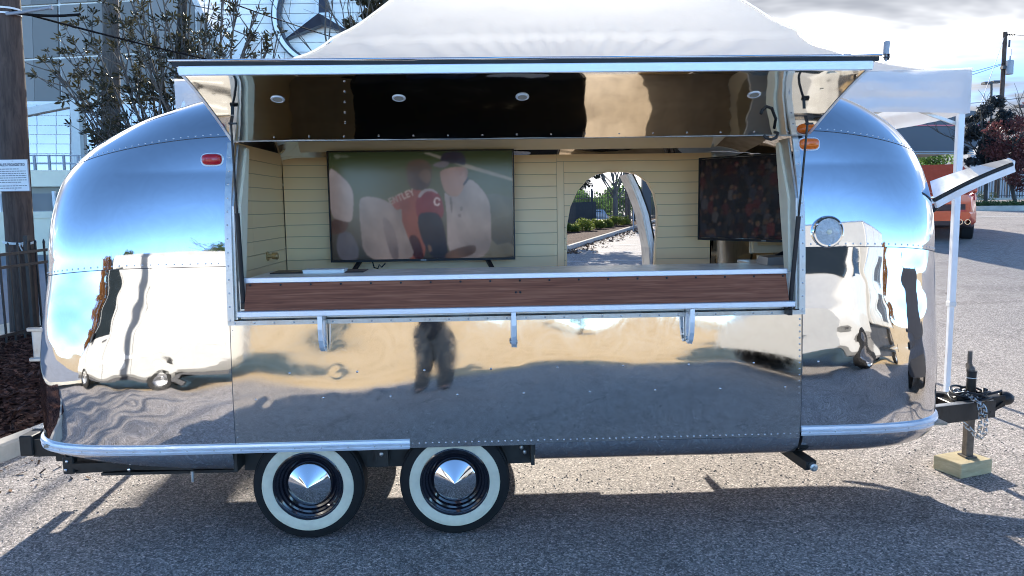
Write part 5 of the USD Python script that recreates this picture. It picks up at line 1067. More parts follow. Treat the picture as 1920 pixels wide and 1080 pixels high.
tvs = field + [
    (tvp([(1030, 480), (1640, 440), (1640, 640), (1440, 660), (1440, 900), (1640, 860), (1640, 1020), (1000, 1020)], 1), lin((104, 102, 88))),
    (tvp([(860, 100), (920, 100), (1640, 320), (1640, 345), (1250, 235), (1000, 150)], 0), lin((128, 122, 108))),
    (tvp([(90, 770), (235, 760), (305, 1015), (95, 1030)]), lin((86, 88, 106))), (tvp([(50, 640), (215, 670), (175, 770), (100, 785), (50, 790)]), lin((92, 62, 50))),
    (tvp([(40, 210), (120, 260), (215, 350), (255, 440), (245, 590), (228, 690), (150, 675), (40, 640)]), lin(white)),
    (tvp([(555, 500), (690, 435), (790, 400), (860, 420), (860, 800), (860, 1020), (690, 1020), (640, 640)]), lin((140, 66, 50))),
    (tvp([(780, 520), (830, 440), (900, 400), (975, 425), (1020, 500), (1035, 620), (985, 690), (800, 690)]), lin(red)),
    (tvp([(790, 620), (900, 600), (1005, 620), (1050, 850), (1060, 1020), (930, 1020), (820, 830)]), lin((34, 34, 52))), (tvp([(700, 810), (800, 790), (860, 1020), (760, 1020)]), lin((70, 14, 24))),
    (tvp([(805, 470), (850, 410), (930, 400), (985, 440), (975, 450), (925, 420), (870, 430), (825, 485)], 1), lin((150, 140, 150))),
    (tvp([(612, 585), (665, 575), (665, 700), (645, 690)], 0), lin((140, 130, 132))), (tvp([(628, 630), (642, 625), (646, 680), (636, 680)], 0), lin((40, 35, 60))),
    (textpoly("ENTLEY", 0.052, *((565 - 50) / 1585 * TW, (1010 - 545) / 915 * TH), 22, 0.80), lin((176, 150, 140))),
    (textpoly("C", 0.062, *((938 - 50) / 1585 * TW, (1010 - 552) / 915 * TH), -4, 0.9), lin((190, 170, 176))),
    (tvp([(715, 210), (750, 165), (850, 150), (920, 185), (938, 255), (925, 350), (890, 410), (760, 420), (715, 330)]), lin((84, 62, 46))), (tvp([(820, 260), (900, 230), (935, 300), (900, 370), (830, 330)]), lin((110, 82, 58))),
    (tvp([(1030, 420), (1060, 640), (1050, 1015), (1440, 1015), (1440, 600), (1425, 500), (1360, 400), (1250, 300), (1150, 460), (1080, 470)]), lin((152, 140, 144))),
    (tvp([(1010, 240), (1240, 205), (1250, 300), (1180, 460), (1120, 480), (1050, 440), (1025, 390), (1005, 300)]), lin((150, 112, 96))), (tvp([(1165, 225), (1200, 230), (1195, 300), (1170, 290)]), lin((168, 118, 100))),
    (tvp([(1005, 190), (1020, 110), (1110, 85), (1215, 100), (1245, 220), (1120, 180), (1040, 215)]), lin((34, 30, 52))), (tvp([(932, 205), (1010, 170), (1105, 180), (1045, 232), (980, 222)]), lin((104, 94, 104))),
    (tvp([(1195, 375), (1250, 300), (1252, 330), (1215, 380)], 1), lin((60, 52, 62))), (tvp([(1080, 480), (1100, 470), (1110, 560), (1095, 640)], 1), lin((110, 98, 100))),
    (textpoly("8", 0.030, *((1172 - 50) / 1585 * TW, (1010 - 600) / 915 * TH), 0, 0.8), lin((70, 60, 66))), (tvp([(1150, 625), (1180, 620), (1180, 650), (1155, 650)], 0), lin((112, 98, 104))),
    (tvp([(1040, 950), (1180, 905), (1310, 880), (1300, 970), (1120, 1015), (1030, 1010)]), lin((100, 72, 58))), (tvp([(880, 880), (910, 890), (920, 940), (890, 950)], 1), lin((110, 80, 64))),
    (tvp([(295, 500), (340, 465), (480, 478), (590, 540), (650, 640), (705, 800), (790, 1030), (325, 1030), (300, 700)]), lin((142, 128, 130))), (tvp([(470, 600), (600, 720), (640, 1020), (560, 1020)], 2), lin((128, 114, 120))),
    (tvp([(95, 118), (125, 112), (155, 118), (150, 140), (128, 152), (105, 142)], 1), lin((104, 112, 92))), (tvp([(160, 120), (222, 120), (222, 142), (160, 142)], 0), lin((92, 104, 82))),
]
tv1 = Thing("television", "large wall screen showing a coach talking to a player in red", "television", tl((-0.655, 1.80, 1.987)), YAW)
def frame_tv(t, w, h, bez):
    t.add("back_case", bx(-w / 2 + 0.05, w / 2 - 0.05, 0.022, 0.075, -h / 2 + 0.05, h / 2 - 0.06, 0.01), "black_plastic")
    t.add("bezel", extr(sbox(-w / 2, -h / 2, w / 2, h / 2).difference(sbox(-w / 2 + bez, -h / 2 + bez * 1.8, w / 2 - bez, h / 2 - bez)), 0.030, XZ(-0.004, 1)), "black_plastic")
frame_tv(tv1, 1.498, 0.893, 0.010)
v, f, c = picture(tvs, TW, TH, lambda p: np.stack([p[:, 0] - TW / 2, np.full(len(p), 0.004), p[:, 1] - TH / 2 + 0.004], 1), 330, 190, 1.0, 1.1)
tv1.add("screen", (v, f[:, ::1]), "screen_bright", prim_col=c, label="lit screen with men in white shirts on a playing field")
tv1.add("maker_badge", bx(-0.022, 0.022, -0.006, -0.0042, -0.440, -0.434), "dull_aluminium")
for sx in (-1, 1): tv1.add("stand_foot", bar((sx * 0.52, 0.03, -0.44), (sx * 0.56, -0.05, -0.515), 0.035, 0.02), "black_plastic")
tv1.add("power_cable", tube([(-0.42, 0.03, -0.44), (-0.40, -0.02, -0.49), (-0.37, -0.02, -0.50), (-0.36, 0.0, -0.47), (-0.34, -0.01, -0.49), (-0.31, 0.0, -0.46)], 0.006, 6), "black_plastic", smooth=True)
# second screen on a swivel arm, a crowd in the stands
W2, H2 = 1.10, 0.600
rc = random.Random(21); crowd = [(sbox(0, H2 * k / 6, W2, H2 * (k + 1) / 6 + 0.001), lin((17 + k, 15 + k, 21 + k))) for k in range(6)]
tops = [(60, 36, 48), (50, 52, 66), (74, 72, 84), (84, 26, 32), (34, 36, 52), (90, 86, 92), (44, 46, 60), (104, 34, 40), (56, 62, 84), (26, 28, 38)]
for row in range(6, -1, -1):
    y = 0.015 + row * 0.088
    for k in range(17):
        x = (k + (row % 2) * 0.5 + rc.uniform(-0.25, 0.25)) * W2 / 16.5; s = rc.uniform(0.85, 1.2) * 0.033; c = tops[rc.randrange(len(tops))]; dim = rc.uniform(0.45, 0.95); yy = y + rc.uniform(-0.02, 0.02)
        body = smoothpoly([(x - s * 0.95, yy - s * 2.6), (x - s * 1.05, yy - s * 0.6), (x - s * 0.5, yy), (x + s * 0.5, yy), (x + s * 1.05, yy - s * 0.6), (x + s * 0.95, yy - s * 2.6)], 1)
        crowd.append((body, lin(np.array(c) * dim)))
        if rc.random() < 0.25: crowd.append((smoothpoly([(x + s * 0.6, yy - s * 0.5), (x + s * 1.1, yy - s * 0.3), (x + s * 0.5, yy + s * 1.3), (x + s * 0.2, yy + s * 1.1)], 1), lin(np.array((100, 72, 62)) * dim)))
        crowd.append((Point(x, yy + s * 0.62).buffer(s * 0.50, 4), lin(np.array((112, 80, 66)) * dim)))
        hc = [(40, 28, 22), (70, 52, 34), (24, 20, 20), (96, 78, 50), (92, 26, 30)][rc.randrange(5)]
        crowd.append((smoothpoly([(x - s * 0.58, yy + s * (0.3 if rc.random() < 0.5 else -0.4)), (x - s * 0.6, yy + s * 0.9), (x, yy + s * 1.3), (x + s * 0.6, yy + s * 0.9), (x + s * 0.55, yy + s * 0.6), (x, yy + s * 0.95), (x - s * 0.3, yy + s * 0.6)], 1), lin(np.array(hc) * dim)))
pa_, pb_ = tl((1.515, 1.50, 0)), tl((2.20, 0.62, 0)); d_ = pb_ - pa_; rz2 = math.atan2(d_[1], d_[0]); wlen = np.linalg.norm(d_[:2])
tv2 = Thing("television", "dim screen on a wall arm showing a dense crowd of spectators", "television", (pa_ + pb_) / 2 + np.array([0, 0, 2.008]), rz2)
frame_tv(tv2, wlen, 0.632, 0.010)
v, f, c = picture(crowd, W2, H2, lambda p: np.stack([(p[:, 0] / W2 - 0.5) * (wlen - 0.024), np.full(len(p), 0.004), p[:, 1] - H2 / 2 + 0.004], 1), 260, 150, 0.8, 0.6)
tv2.add("screen", (v, f), "screen_dim", prim_col=c, label="dark screen full of spectators")
tv2.add("maker_badge", bx(0.0, 0.035, -0.006, -0.0042, -0.311, -0.306), "dull_aluminium")
tv2.add("wall_arm", cat([bx(-0.10, 0.10, 0.075, 0.09, -0.10, 0.10), bar((0, 0.09, 0), (0.25, 0.45, 0), 0.04, 0.05)]), "black_plastic")
# ---------------------------------------------------------------- loose things inside
wb = Thing("white_box", "flat white box on the rear part of the counter", "box", tl((-1.14, 0.34, 1.585)), YAW)
wb.add("carton", bx(-0.125, 0.125, -0.06, 0.06, 0, 0.022, 0.003), "white_plastic"); wb.add("lid_edge", bx(-0.127, 0.127, -0.062, 0.062, 0.014, 0.0225, 0.002), "white_plastic")
tray = Thing("black_mat", "thin black mat lying on the counter beside the white box", "mat", tl((-1.30, 0.40, 1.585)), YAW)
tray.add("sheet", bx(-0.17, 0.40, -0.10, 0.10, 0.0005, 0.006, 0.002), "black_plastic")
pp = Thing("card_printer", "grey and black receipt printer on the nose counter", "printer", tl((1.93, 0.86, 1.545)), YAW + 0.1)
pp.add("case", hull([(-0.15, -0.08, 0), (-0.15, 0.10, 0), (0.05, -0.08, 0), (0.05, 0.10, 0), (-0.13, -0.05, 0.05), (-0.13, 0.09, 0.055), (0.05, -0.05, 0.058), (0.05, 0.09, 0.06)]), "printer_grey")
pp.add("paper_cover", bx(0.052, 0.18, -0.08, 0.10, 0.0, 0.062, 0.006), "black_plastic"); pp.add("power_cable", tube([(0.0, -0.10, 0.01), (0.05, -0.13, 0.02), (0.1, -0.12, 0.012), (0.14, -0.14, 0.02), (0.18, -0.11, 0.01)], 0.006, 6), "suv_trim", smooth=True)
cr = Thing("cash_drawer_box", "small cream equipment box standing behind the printer", "box", tl((2.14, 1.02, 1.545)), YAW)
cr.add("case", bx(-0.09, 0.16, -0.08, 0.10, 0, 0.10, 0.004), "cream_trim"); cr.add("upper_case", bx(-0.085, 0.155, -0.075, 0.095, 0.104, 0.15, 0.004), "cream_trim"); cr.add("screen_arm", bar((-0.28, -0.09, 0.02), (0.06, -0.10, 0.19), 0.02, 0.028), "black_plastic")
# things out of direct view, placed for the dark shapes in the hatch's mirror
bt = Thing("draped_table", "low table under a black cloth, out of direct view, darkening the hatch mirror", "table", tl((-0.25, 1.10, 0.613)), YAW)
def drape(u, v):
    x = (u - 0.5) * 2.3; y = (v - 0.5) * 0.56; ex = np.maximum(abs(x) - 0.87, 0); ey = np.maximum(abs(y) - 0.18, 0); d = ex + ey
    return np.stack([x - np.sign(x) * ex * 0.85, y - np.sign(y) * ey * 0.85, 0.72 - d * 2.0 + 0.006 * np.sin(x * 19) * (d > 0)], -1)
bt.add("cloth", grid(drape, 60, 30), "black_cloth", smooth=True); bt.add("table_board", bx(-0.86, 0.86, -0.17, 0.17, 0.68, 0.713), "floor_dark")
for x in (-0.75, 0.75): bt.add("leg", bx(x - 0.02, x + 0.02, -0.15, 0.15, 0, 0.68), "dark_metal")
ns = np.random.default_rng(3)
def heap(t, name, c, sx, sy, sz, mt, seed):
    t.add(name, push(*ball((c[0], c[1], c[2] + sz * 0.45), 1.0, 4, (sx, sy, sz)), lambda v: wobble(v, 0.10, 0.13, seed)), mt, smooth=True)
w1 = Thing("folded_shirt", "crumpled pale shirt on the black draped table", "shirt", tl((0.12, 1.02, 1.335)), YAW); heap(w1, "cloth", (0, 0, 0), 0.20, 0.10, 0.035, "white_cloth", 5)
w2 = Thing("folded_jacket", "folded navy jacket on the black draped table", "jacket", tl((-0.45, 1.05, 1.335)), YAW); heap(w2, "cloth", (0, 0, 0), 0.26, 0.13, 0.05, "navy_cloth", 6)
w3 = Thing("duffel_bag", "black duffel bag near the doorway, out of direct view, darkening the hatch mirror", "bag", tl((1.15, 0.85, 0.613)), YAW); heap(w3, "bag_body", (0, 0, 0.12), 0.34, 0.19, 0.20, "black_cloth", 7); w3.add("carry_strap", tube([(-0.2, 0, 0.30), (-0.08, 0, 0.42), (0.08, 0, 0.42), (0.2, 0, 0.30)], 0.014, 6), "black_cloth", smooth=True)
# ---------------------------------------------------------------- street furniture
# near fence on the left: rails, posts and spear-topped pickets
def picket(x, y, z0, z1, r=0.011):
    return cat([bx(x - r, x + r, y - r, y + r, z0, z1 - 0.05), hull([(x - r * 1.5, y - r, z1 - 0.055), (x + r * 1.5, y - r, z1 - 0.055), (x - r * 1.5, y + r, z1 - 0.055), (x + r * 1.5, y + r, z1 - 0.055), (x - r * 1.2, y, z1 - 0.02), (x + r * 1.2, y, z1 - 0.02), (x, y, z1)])])
nf = Thing("picket_fence", "black metal picket fence left of the trailer along the mulch bed", "fence", (-6.9, 9.0, 0))
yv = np.arange(8.0, 16.0, 0.165)
for k, y in enumerate(yv):
    x = float(fence_x(y)); z = float(bedz(x, y)); nf.add("picket", picket(x, y, z + 0.03, z + 1.36), "fence_black", world=True)
for dz in (1.20, 1.03, 0.13):
    pts = [(float(fence_x(y)), y, float(bedz(fence_x(y), y)) + dz) for y in (7.9, 9.2, 12, 16.1)]
    for a, b in zip(pts[:-1], pts[1:]): nf.add("rail", bar(a, b, 0.034, 0.038), "fence_black", world=True)
for y in (8.0, 10.4, 12.8, 15.2):
    x = float(fence_x(y)) - 0.06; z = float(bedz(x, y)); nf.add("post", bx(x - 0.03, x + 0.03, y - 0.03, y + 0.03, z - 0.1, z + 1.42), "fence_black", world=True)
# far fence beyond the doorway: pickets a few pixels wide, the left half lined with dark cloth
ff = Thing("picket_fence", "black picket fence beyond the doorway, its left half lined with dark cloth", "fence", (3.1, 42, 1.0))
def along(s): return np.array([np.interp(s, LF, FENCE[:, 0]), np.interp(s, LF, FENCE[:, 1])])
LF = np.concatenate([[0], np.cumsum(np.hypot(*np.diff(FENCE, axis=0).T))]); sA, sM, sB = LF[4], LF[4] + 15.6, LF[6] + 6
pk = []
for s in np.arange(LF[4] + 8, sB, 0.17): p = along(s); z = float(bedz(*p)); pk.append(picket(p[0], p[1], z, z + 1.95, 0.016))
ff.add("pickets", cat(pk), "fence_black", world=True, kind="stuff")
for dz in (0.15, 1.5, 1.75):
    ss = np.arange(LF[4] + 8, sB, 1.5); rl_ = [bar((*along(a), float(bedz(*along(a))) + dz), (*along(b), float(bedz(*along(b))) + dz), 0.04, 0.045) for a, b in zip(ss[:-1], ss[1:])]; ff.add("rail", cat(rl_), "fence_black", world=True)
for s in np.arange(LF[4] + 8, sB, 2.4): p = along(s); z = float(bedz(*p)); ff.add("post", bx(p[0] - 0.05, p[0] + 0.05, p[1] - 0.05, p[1] + 0.05, z, z + 2.05), "fence_black", world=True)
for s in np.arange(LF[4] + 2, sM - 0.1, 2.3):
    a, b = along(s), along(min(s + 2.3, sM)); n = np.array([(b - a)[1], -(b - a)[0]]); n /= np.linalg.norm(n)
    za, zb = float(bedz(*a)), float(bedz(*b)); ff.add("cloth_panel", hull([(*(q + n * o), z + h) for q, z in ((a, za), (b, zb)) for o in (0.04, 0.06) for h in (0.08, 1.3)]), "screen_cloth", world=True)
rf = Thing("picket_fence", "dark picket fence at the far right beyond the island", "fence", (34, 50, 1.9))
x0, x1 = at(1825, 375, 50)[0], at(1960, 375, 50)[0]
rf.add("pickets", cat([picket(x, 50, float(hz(x, 50)) + 0.1, float(hz(x, 50)) + 1.55, 0.02) for x in np.arange(x0, x1, 0.17)]), "fence_black", world=True, kind="stuff")
for dz in (0.25, 1.35): rf.add("rail", bar((x0, 50, float(hz(x0, 50)) + dz), (x1, 50, float(hz(x1, 50)) + dz), 0.04, 0.05), "dark_metal", world=True)
for x in np.arange(x0, x1, 2.2): rf.add("post", bx(x - 0.05, x + 0.05, 49.95, 50.05, float(hz(x, 50)), float(hz(x, 50)) + 1.62), "dark_metal", world=True)
rf.add("plinth", bx(x0, x1, 49.7, 49.98, 1.7, float(hz(x1, 50)) + 0.12), "concrete", world=True)
# utility pole on the left with its notice board
pb = at(47, 625, 10.6); pt = at(6, -90, 10.6); z0 = float(bedz(pb[0], pb[1])) - 0.2
up_ = Thing("utility_pole", "thick weathered timber utility pole at the left edge", "utility pole", (pb[0], pb[1], z0))
axis = lambda z: np.array([pb[0] + (pt[0] - pb[0]) * (z - pb[2]) / (pt[2] - pb[2]), pb[1], z])
zs = np.linspace(z0, pt[2] + 2, 24); pv, pf = tube([axis(z) for z in zs], np.linspace(0.185, 0.165, 24), 28)
up_.add("shaft", push(pv, pf, lambda v: (fbm(v * [9, 9, 0.8], 3, 3) - 0.5) * 0.022), "pole_wood", smooth=True, world=True)
for yy_ in (19, 28.5):
    zc = at(15, yy_, 10.6)[2]; c = axis(zc); up_.add("pole_band", lathe([(-0.012, 0.172), (-0.012, 0.178), (0.012, 0.178), (0.012, 0.172)], "z", 28, c), "panel_mullion", world=True)
up_.add("conduit_arm", cat([tube([at(12, 26, 10.42), at(40, 23, 10.40), at(97, 14, 10.3)], 0.021, 10), tube([at(94, 14.5, 10.3), at(98, 14, 10.3)], 0.030, 10)]), "grey_metal", world=True, smooth=40)
zc = at(45, 456, 10.6)[2]; c = axis(zc)
up_.add("rope_tie", cat([tube([c + [0.199 * math.cos(a), 0.199 * math.sin(a), 0.012 * math.sin(a * 2) + o] for a in np.linspace(0, 6.2832, 40)], 0.009, 6) for o in (0, 0.016)] + [ball(c + [0.11, -0.17, -0.01], 0.022, 1), tube([c + [0.11, -0.18, -0.01], c + [0.13, -0.19, -0.06], c + [0.145, -0.18, -0.10]], 0.008, 6), tube([c + [0.10, -0.18, -0.01], c + [0.155, -0.17, 0.02], c + [0.15, -0.18, -0.04]], 0.007, 6)]), "rope", world=True, smooth=True)
sg = at(20, 329, 10.33); ns_ = Thing("notice_sign", "white printed notice board fixed to the utility pole", "sign", sg, -0.05)
sw, shh = 0.50, 0.425
ns_.add("board", bx(-sw / 2, sw / 2, 0.0, 0.012, -shh / 2, shh / 2), "sign_white")
def lettering(t, s, h, x, z, mt, maxw=None, bold=True):
    m = text_mesh(s, h, 0.002, bold); v, f = np.array(m.vertices), np.array(m.faces); w = v[:, 0].max() - v[:, 0].min(); k = 1 if not maxw else min(1, maxw / w); v[:, 0] = (v[:, 0] - v[:, 0].min() - w / 2) * k + x
    t.add("lettering", (np.stack([v[:, 0], -0.0008 - v[:, 2], v[:, 1] + z], 1), f[:, ::-1]), mt)
lettering(ns_, "RESALES PROHIBITED", 0.036, 0.0, shh / 2 - 0.085, "sign_ink", sw * 0.84)
rl_ = random.Random(5); bars = []
for k in range(9):
    z = shh / 2 - 0.130 - k * 0.030 - (0.018 if k > 6 else 0); x = -sw * 0.43
    while x < sw * (0.43 if k not in (0, 6, 8) else 0.2): w = rl_.uniform(0.018, 0.05); bars.append(bx(x, min(x + w, sw * 0.44), -0.0022, -0.0004, z, z + 0.009)); x += w + 0.009
ns_.add("small_print", cat(bars), "sign_ink", kind="stuff"); ns_.add("sign_screw", rivets([(0.04, -0.001, shh / 2 - 0.02), (0.05, -0.001, -shh / 2 + 0.02)], [(0, -1, 0)] * 2, 0.008), "dull_aluminium")
ns_.add("frame", extr(sbox(-sw / 2 - 0.004, -shh / 2 - 0.004, sw / 2 + 0.004, shh / 2 + 0.004).difference(sbox(-sw / 2 + 0.003, -shh / 2 + 0.003, sw / 2 - 0.003, shh / 2 - 0.003)), 0.016, XZ(-0.002, 1)), "grey_metal")
def wire(name, label, a, b, sag, r, loc=None, mt="wire_black"):
    a, b = np.asarray(a, float), np.asarray(b, float); t = np.linspace(0, 1, 24)[:, None]; p = a + (b - a) * t; p[:, 2] -= sag * 4 * (t[:, 0] * (1 - t[:, 0])); w = Thing(name, label, "wire", a); w.add("cable", tube(p, r, 5), mt, world=True, smooth=True)
wire("overhead_wire", "thick dark cable running from the left pole past the magnolia", at(22, 19, 10.5), at(760, 165, 26), 0.25, 0.016)
wire("overhead_wire", "thin upper cable crossing in front of the star", at(95, -120, 12), at(760, 105, 40), 0.2, 0.018)
wire("overhead_wire", "short cable hanging close under the conduit arm", at(25, 24, 10.45), at(150, 27, 11.5), 0.03, 0.020)
# right-hand utility pole with a transformer
xq = at(1881, 60, 52); rp = Thing("utility_pole", "distant timber utility pole with a grey transformer", "utility pole", (at(1868, 372, 52)[0], 52, 1.8))
b_, t_ = at(1868, 372, 52), at(1885, 60, 52); rp.add("shaft", tube([b_, t_], [0.17, 0.13], 12), "pole_wood", world=True, smooth=40)
c = at(1893, 126, 51.6); rp.add("transformer", cat([lathe([(-0.48, 0.0), (-0.48, 0.2), (-0.45, 0.235), (0.40, 0.235), (0.45, 0.2), (0.48, 0.0)], "z", 20, c), lathe([(0.48, 0.05), (0.75, 0.04), (0.75, 0.0)], "z", 8, c)]), "grey_metal", world=True, smooth=40)
rp.add("transformer_bracket", bx(c[0] - 0.45, c[0], c[1] - 0.02, c[1] + 0.3, c[2] - 0.1, c[2] + 0.1), "dark_metal", world=True)
a_ = at(1889, 65, 51.8); rp.add("insulator", cat([lathe([(k * 0.11, 0.02), (k * 0.11 + 0.02, 0.075), (k * 0.11 + 0.06, 0.02)], "x", 10, a_) for k in range(5)]), "dark_metal", world=True)
rp.add("cutout_fuse", cat([tube([at(1893, 75, 51.6), at(1892, 88, 51.6)], 0.06, 8), tube([at(1897, 92, 51.6), at(1896, 103, 51.6), at(1893, 112, 51.6)], 0.015, 5)]), "dark_metal", world=True)
wire("overhead_wire", "upper of two wires running left from the transformer pole", at(1880, 119, 51.9), at(1740, 152, 70), 0.1, 0.022); wire("overhead_wire", "lower of two wires running left from the transformer pole", at(1879, 121, 51.9), at(1740, 160, 70), 0.15, 0.022)
wire("guy_wire", "slanting guy wire of the transformer pole", at(1883, 70, 51.9), at(1826, 232, 44.5), 0.0, 0.018, mt="grey_metal"); wire("overhead_wire", "wire leaving the frame to the right from the pole's top", at(1890, 64, 51.9), at(1990, 70, 56), 0.05, 0.02)
wire("overhead_wire", "lower wire behind the evergreen at the right edge", at(1800, 195, 54), at(1990, 172, 54), 0.1, 0.02)
def lamp(px_, ytop, ybase, d, w, label):
    b_, t_ = at(px_, ybase, d), at(px_ + 2, ytop, d); t = Thing("parking_lamp", label, "lamp post", (b_[0], d, b_[2])); t.add("post", tube([b_, t_], 0.085, 8), "dark_metal", world=True); k = d / 1400
    t.add("lamp_arm", bx(t_[0] - w * k, t_[0] + w * k, d - 0.06, d + 0.06, t_[2] - 0.05, t_[2] + 0.05), "dark_metal", world=True)
    for s in (-1, 1): t.add("lamp_head", bx(t_[0] + s * w * k - 0.3, t_[0] + s * w * k + 0.3, d - 0.25, d + 0.25, t_[2] - 0.12 + 0.08 * (s > 0), t_[2] + 0.05 + 0.08 * (s > 0)), "dark_metal", world=True)
lamp(1857, 155, 370, 58, 8, "dark twin-head parking lamp left of the transformer pole"); lamp(1925, 198, 370, 50, 12, "dark parking lamp head at the right edge among the maples")
# cellular antenna on a mast behind the tent
c = at(1662, 90, 26); an_ = Thing("antenna_mast", "grey cylindrical antenna standing up behind the end of the hatch", "antenna", (c[0], 26, float(hz(c[0], 26))))
an_.add("radome", lathe([(-0.215, 0.0), (-0.215, 0.105), (0.20, 0.105), (0.215, 0.09), (0.215, 0.0)], "z", 24, c), "grey_metal", world=True, smooth=40)
an_.add("bracket", cat([bx(c[0] - 0.09, c[0] - 0.06, 25.9, 26.0, c[2] - 0.40, c[2] - 0.2), bx(c[0] + 0.05, c[0] + 0.08, 25.9, 26.0, c[2] - 0.40, c[2] - 0.2), bx(c[0] - 0.12, c[0] + 0.1, 25.9, 26.02, c[2] - 0.33, c[2] - 0.30)]), "dark_metal", world=True)
an_.add("mast", tube([(c[0], 26, float(hz(c[0], 26))), (c[0], 26, c[2] - 0.21)], 0.05, 10), "grey_metal", world=True)
# beyond the doorway: pole, black post, stop sign
b_ = at(1178, 412, 49.5); dp = Thing("utility_pole", "timber pole standing behind the picket fence beyond the doorway", "utility pole", (b_[0], b_[1], b_[2] - 0.6)); dp.add("shaft", tube([b_ - [0, 0, 0.6], at(1174, 250, 49.5)], [0.17, 0.14], 12), "pole_wood", world=True, smooth=40); cpos = at(1181, 352, 49.2); dp.add("meter_box", bx(cpos[0] - 0.12, cpos[0] + 0.12, 49.1, 49.3, cpos[2] - 0.5, cpos[2] + 0.3), "tail_red", world=True)
b_ = at(1211, 420, 40); bp_ = Thing("black_post", "broad black steel post beyond the open door", "post", (b_[0], b_[1], float(hz(b_[0], 40)))); bp_.add("column", bx(b_[0] - 0.23, b_[0] + 0.23, 39.8, 40.2, float(hz(b_[0], 40)), at(1211, 260, 40)[2]), "dark_metal", world=True); bp_.add("base_plate", bx(b_[0] - 0.33, b_[0] + 0.33, 39.7, 40.3, float(hz(b_[0], 40)), float(hz(b_[0], 40)) + 0.05), "dark_metal", world=True)
c = at(1188, 354, 38); oct_ = [(0.30 * math.cos(math.pi / 8 + k * math.pi / 4), 0.30 * math.sin(math.pi / 8 + k * math.pi / 4)) for k in range(8)]
ss_ = Thing("stop_sign", "red octagonal road sign half hidden by the open door", "sign", c); ss_.add("plate", extr(Polygon(oct_), 0.01, XZ(0, 1)), "stop_red"); ss_.add("sign_post", bx(-0.025, 0.025, 0.012, 0.06, -(c[2] - float(hz(c[0], 38))), 0.3), "grey_metal")
# ---------------------------------------------------------------- pop-up tent behind the trailer
TX0, TX1, TY0, TY1, TZ = -3.15, 4.36, 7.2, 10.6, 3.19
tent = Thing("canopy_tent", "large white pop-up canopy with curved hips behind the trailer", "tent", ((TX0 + TX1) / 2, (TY0 + TY1) / 2, 0))
def roof(u, v):
    x = TX0 + (TX1 - TX0) * u; y = TY0 + (TY1 - TY0) * v; dx = np.minimum(x - TX0, TX1 - x) / 2.35; dy = np.minimum(y - TY0, TY1 - y) / ((TY1 - TY0) / 2); t = np.clip(np.minimum(dx, dy), 0, 1)
    p = np.stack([x, y, 0 * x], -1); fold = 0.022 * (fbm(np.stack([x * 1.6 + y * 0.8, y * 3.0 - x * 0.5, 0 * x], -1), 4, 4) - 0.5) * sstep(0, 0.1, t) * 2.0
    rad = np.arctan2(np.minimum(y - TY0, 1.0) + 0.1, x - 0.55); wr = 0.011 * np.sin(rad * 46 + 3 * fbm(p * 1.2, 2, 3)) * np.exp(-((t - 0.50) / 0.10) ** 2) + 0.012 * np.sin(x * 17 + 5 * fbm(p, 2, 8)) * np.exp(-((t - 0.52) / 0.06) ** 2)
    return np.stack([x, y, TZ + 1.55 * t ** 1.79 + 0.035 * sstep(0.545, 0.555, t) + fold + wr], -1)
tent.add("roof_cloth", grid(roof, 260, 150), "tent_cloth", smooth=True, world=True)
def val(p0, p1, seed, n=120):
    p0, p1 = np.array(p0, float), np.array(p1, float); t = p1 - p0; L = np.linalg.norm(t); nrm = np.array([-t[1], t[0]]) / L
    def fn(u, v):
        h = 0.40 * (1 - v); s = u * L; w = (np.interp(1 - v, [0, 0.12, 0.35, 0.72, 1.0], [0.02, 0.0, 0.22, 0.0, 0.04]) * (0.75 + 0.5 * np.sin(s * 1.3 + seed)) + 0.07 * np.sin(s * 2.2 + seed) * (1 - abs(2 * v - 1)) + 0.06 * (fbm(np.stack([s * 1.3, v * 1.5, 0 * s + seed], -1), 3, seed) - 0.5) + 0.03 * (fbm(np.stack([s * 7, v * 2.5 + s, 0 * s], -1), 2, seed + 3) - 0.5)) * np.minimum(1, np.minimum(u, 1 - u) * 14); sag = -0.05 * np.sin(u * math.pi)
        return np.stack([p0[0] + t[0] * u + nrm[0] * w, p0[1] + t[1] * u + nrm[1] * w, TZ - 0.40 + h + sag * (1 - v) * 0 - 0.02 * np.sin(s * 1.7) * v], -1)
    return grid(lambda u, v: fn(u, v), n, 24)
for k, (a, b) in enumerate((((TX0, TY0), (TX1, TY0)), ((TX1, TY0), (TX1, TY1)), ((TX0, TY1), (TX0, TY0)))):
    tent.add("valance", val(a, b, k + 2, 260 if k == 0 else 120), "valance_cloth", smooth=True, world=True)
for q in ([(t * 2.35 / (TX1 - TX0), t * 0.5) for t in np.linspace(0, 1, 30)], [(1 - t * 2.35 / (TX1 - TX0), t * 0.5) for t in np.linspace(0, 1, 30)]): tent.add("edge_binding", tube([roof(np.array(u), np.array(v)) + [0, -0.01, 0.008] for u, v in q], 0.012, 6), "tent_cloth", world=True, smooth=True)
for x in (TX0 + 0.05, TX1 - 0.06):
    for y in (TY0 + 0.05, TY1 - 0.05):
        z0 = float(hz(x, y)); l = tent.add("leg", bx(x - 0.030, x + 0.030, y - 0.030, y + 0.030, 0.95, TZ - 0.02, 0.006), "post_white", world=True)
        tent.add("lower_leg", cat([bx(x - 0.023, x + 0.023, y - 0.023, y + 0.023, z0, 0.96, 0.005), bx(x - 0.07, x + 0.07, y - 0.07, y + 0.07, z0, z0 + 0.012)]), "post_white", parent=l, world=True); tent.add("leg_collar", bx(x - 0.034, x + 0.034, y - 0.034, y + 0.034, 0.935, 0.985, 0.004), "white_plastic", parent=l, world=True)
tr_ = []
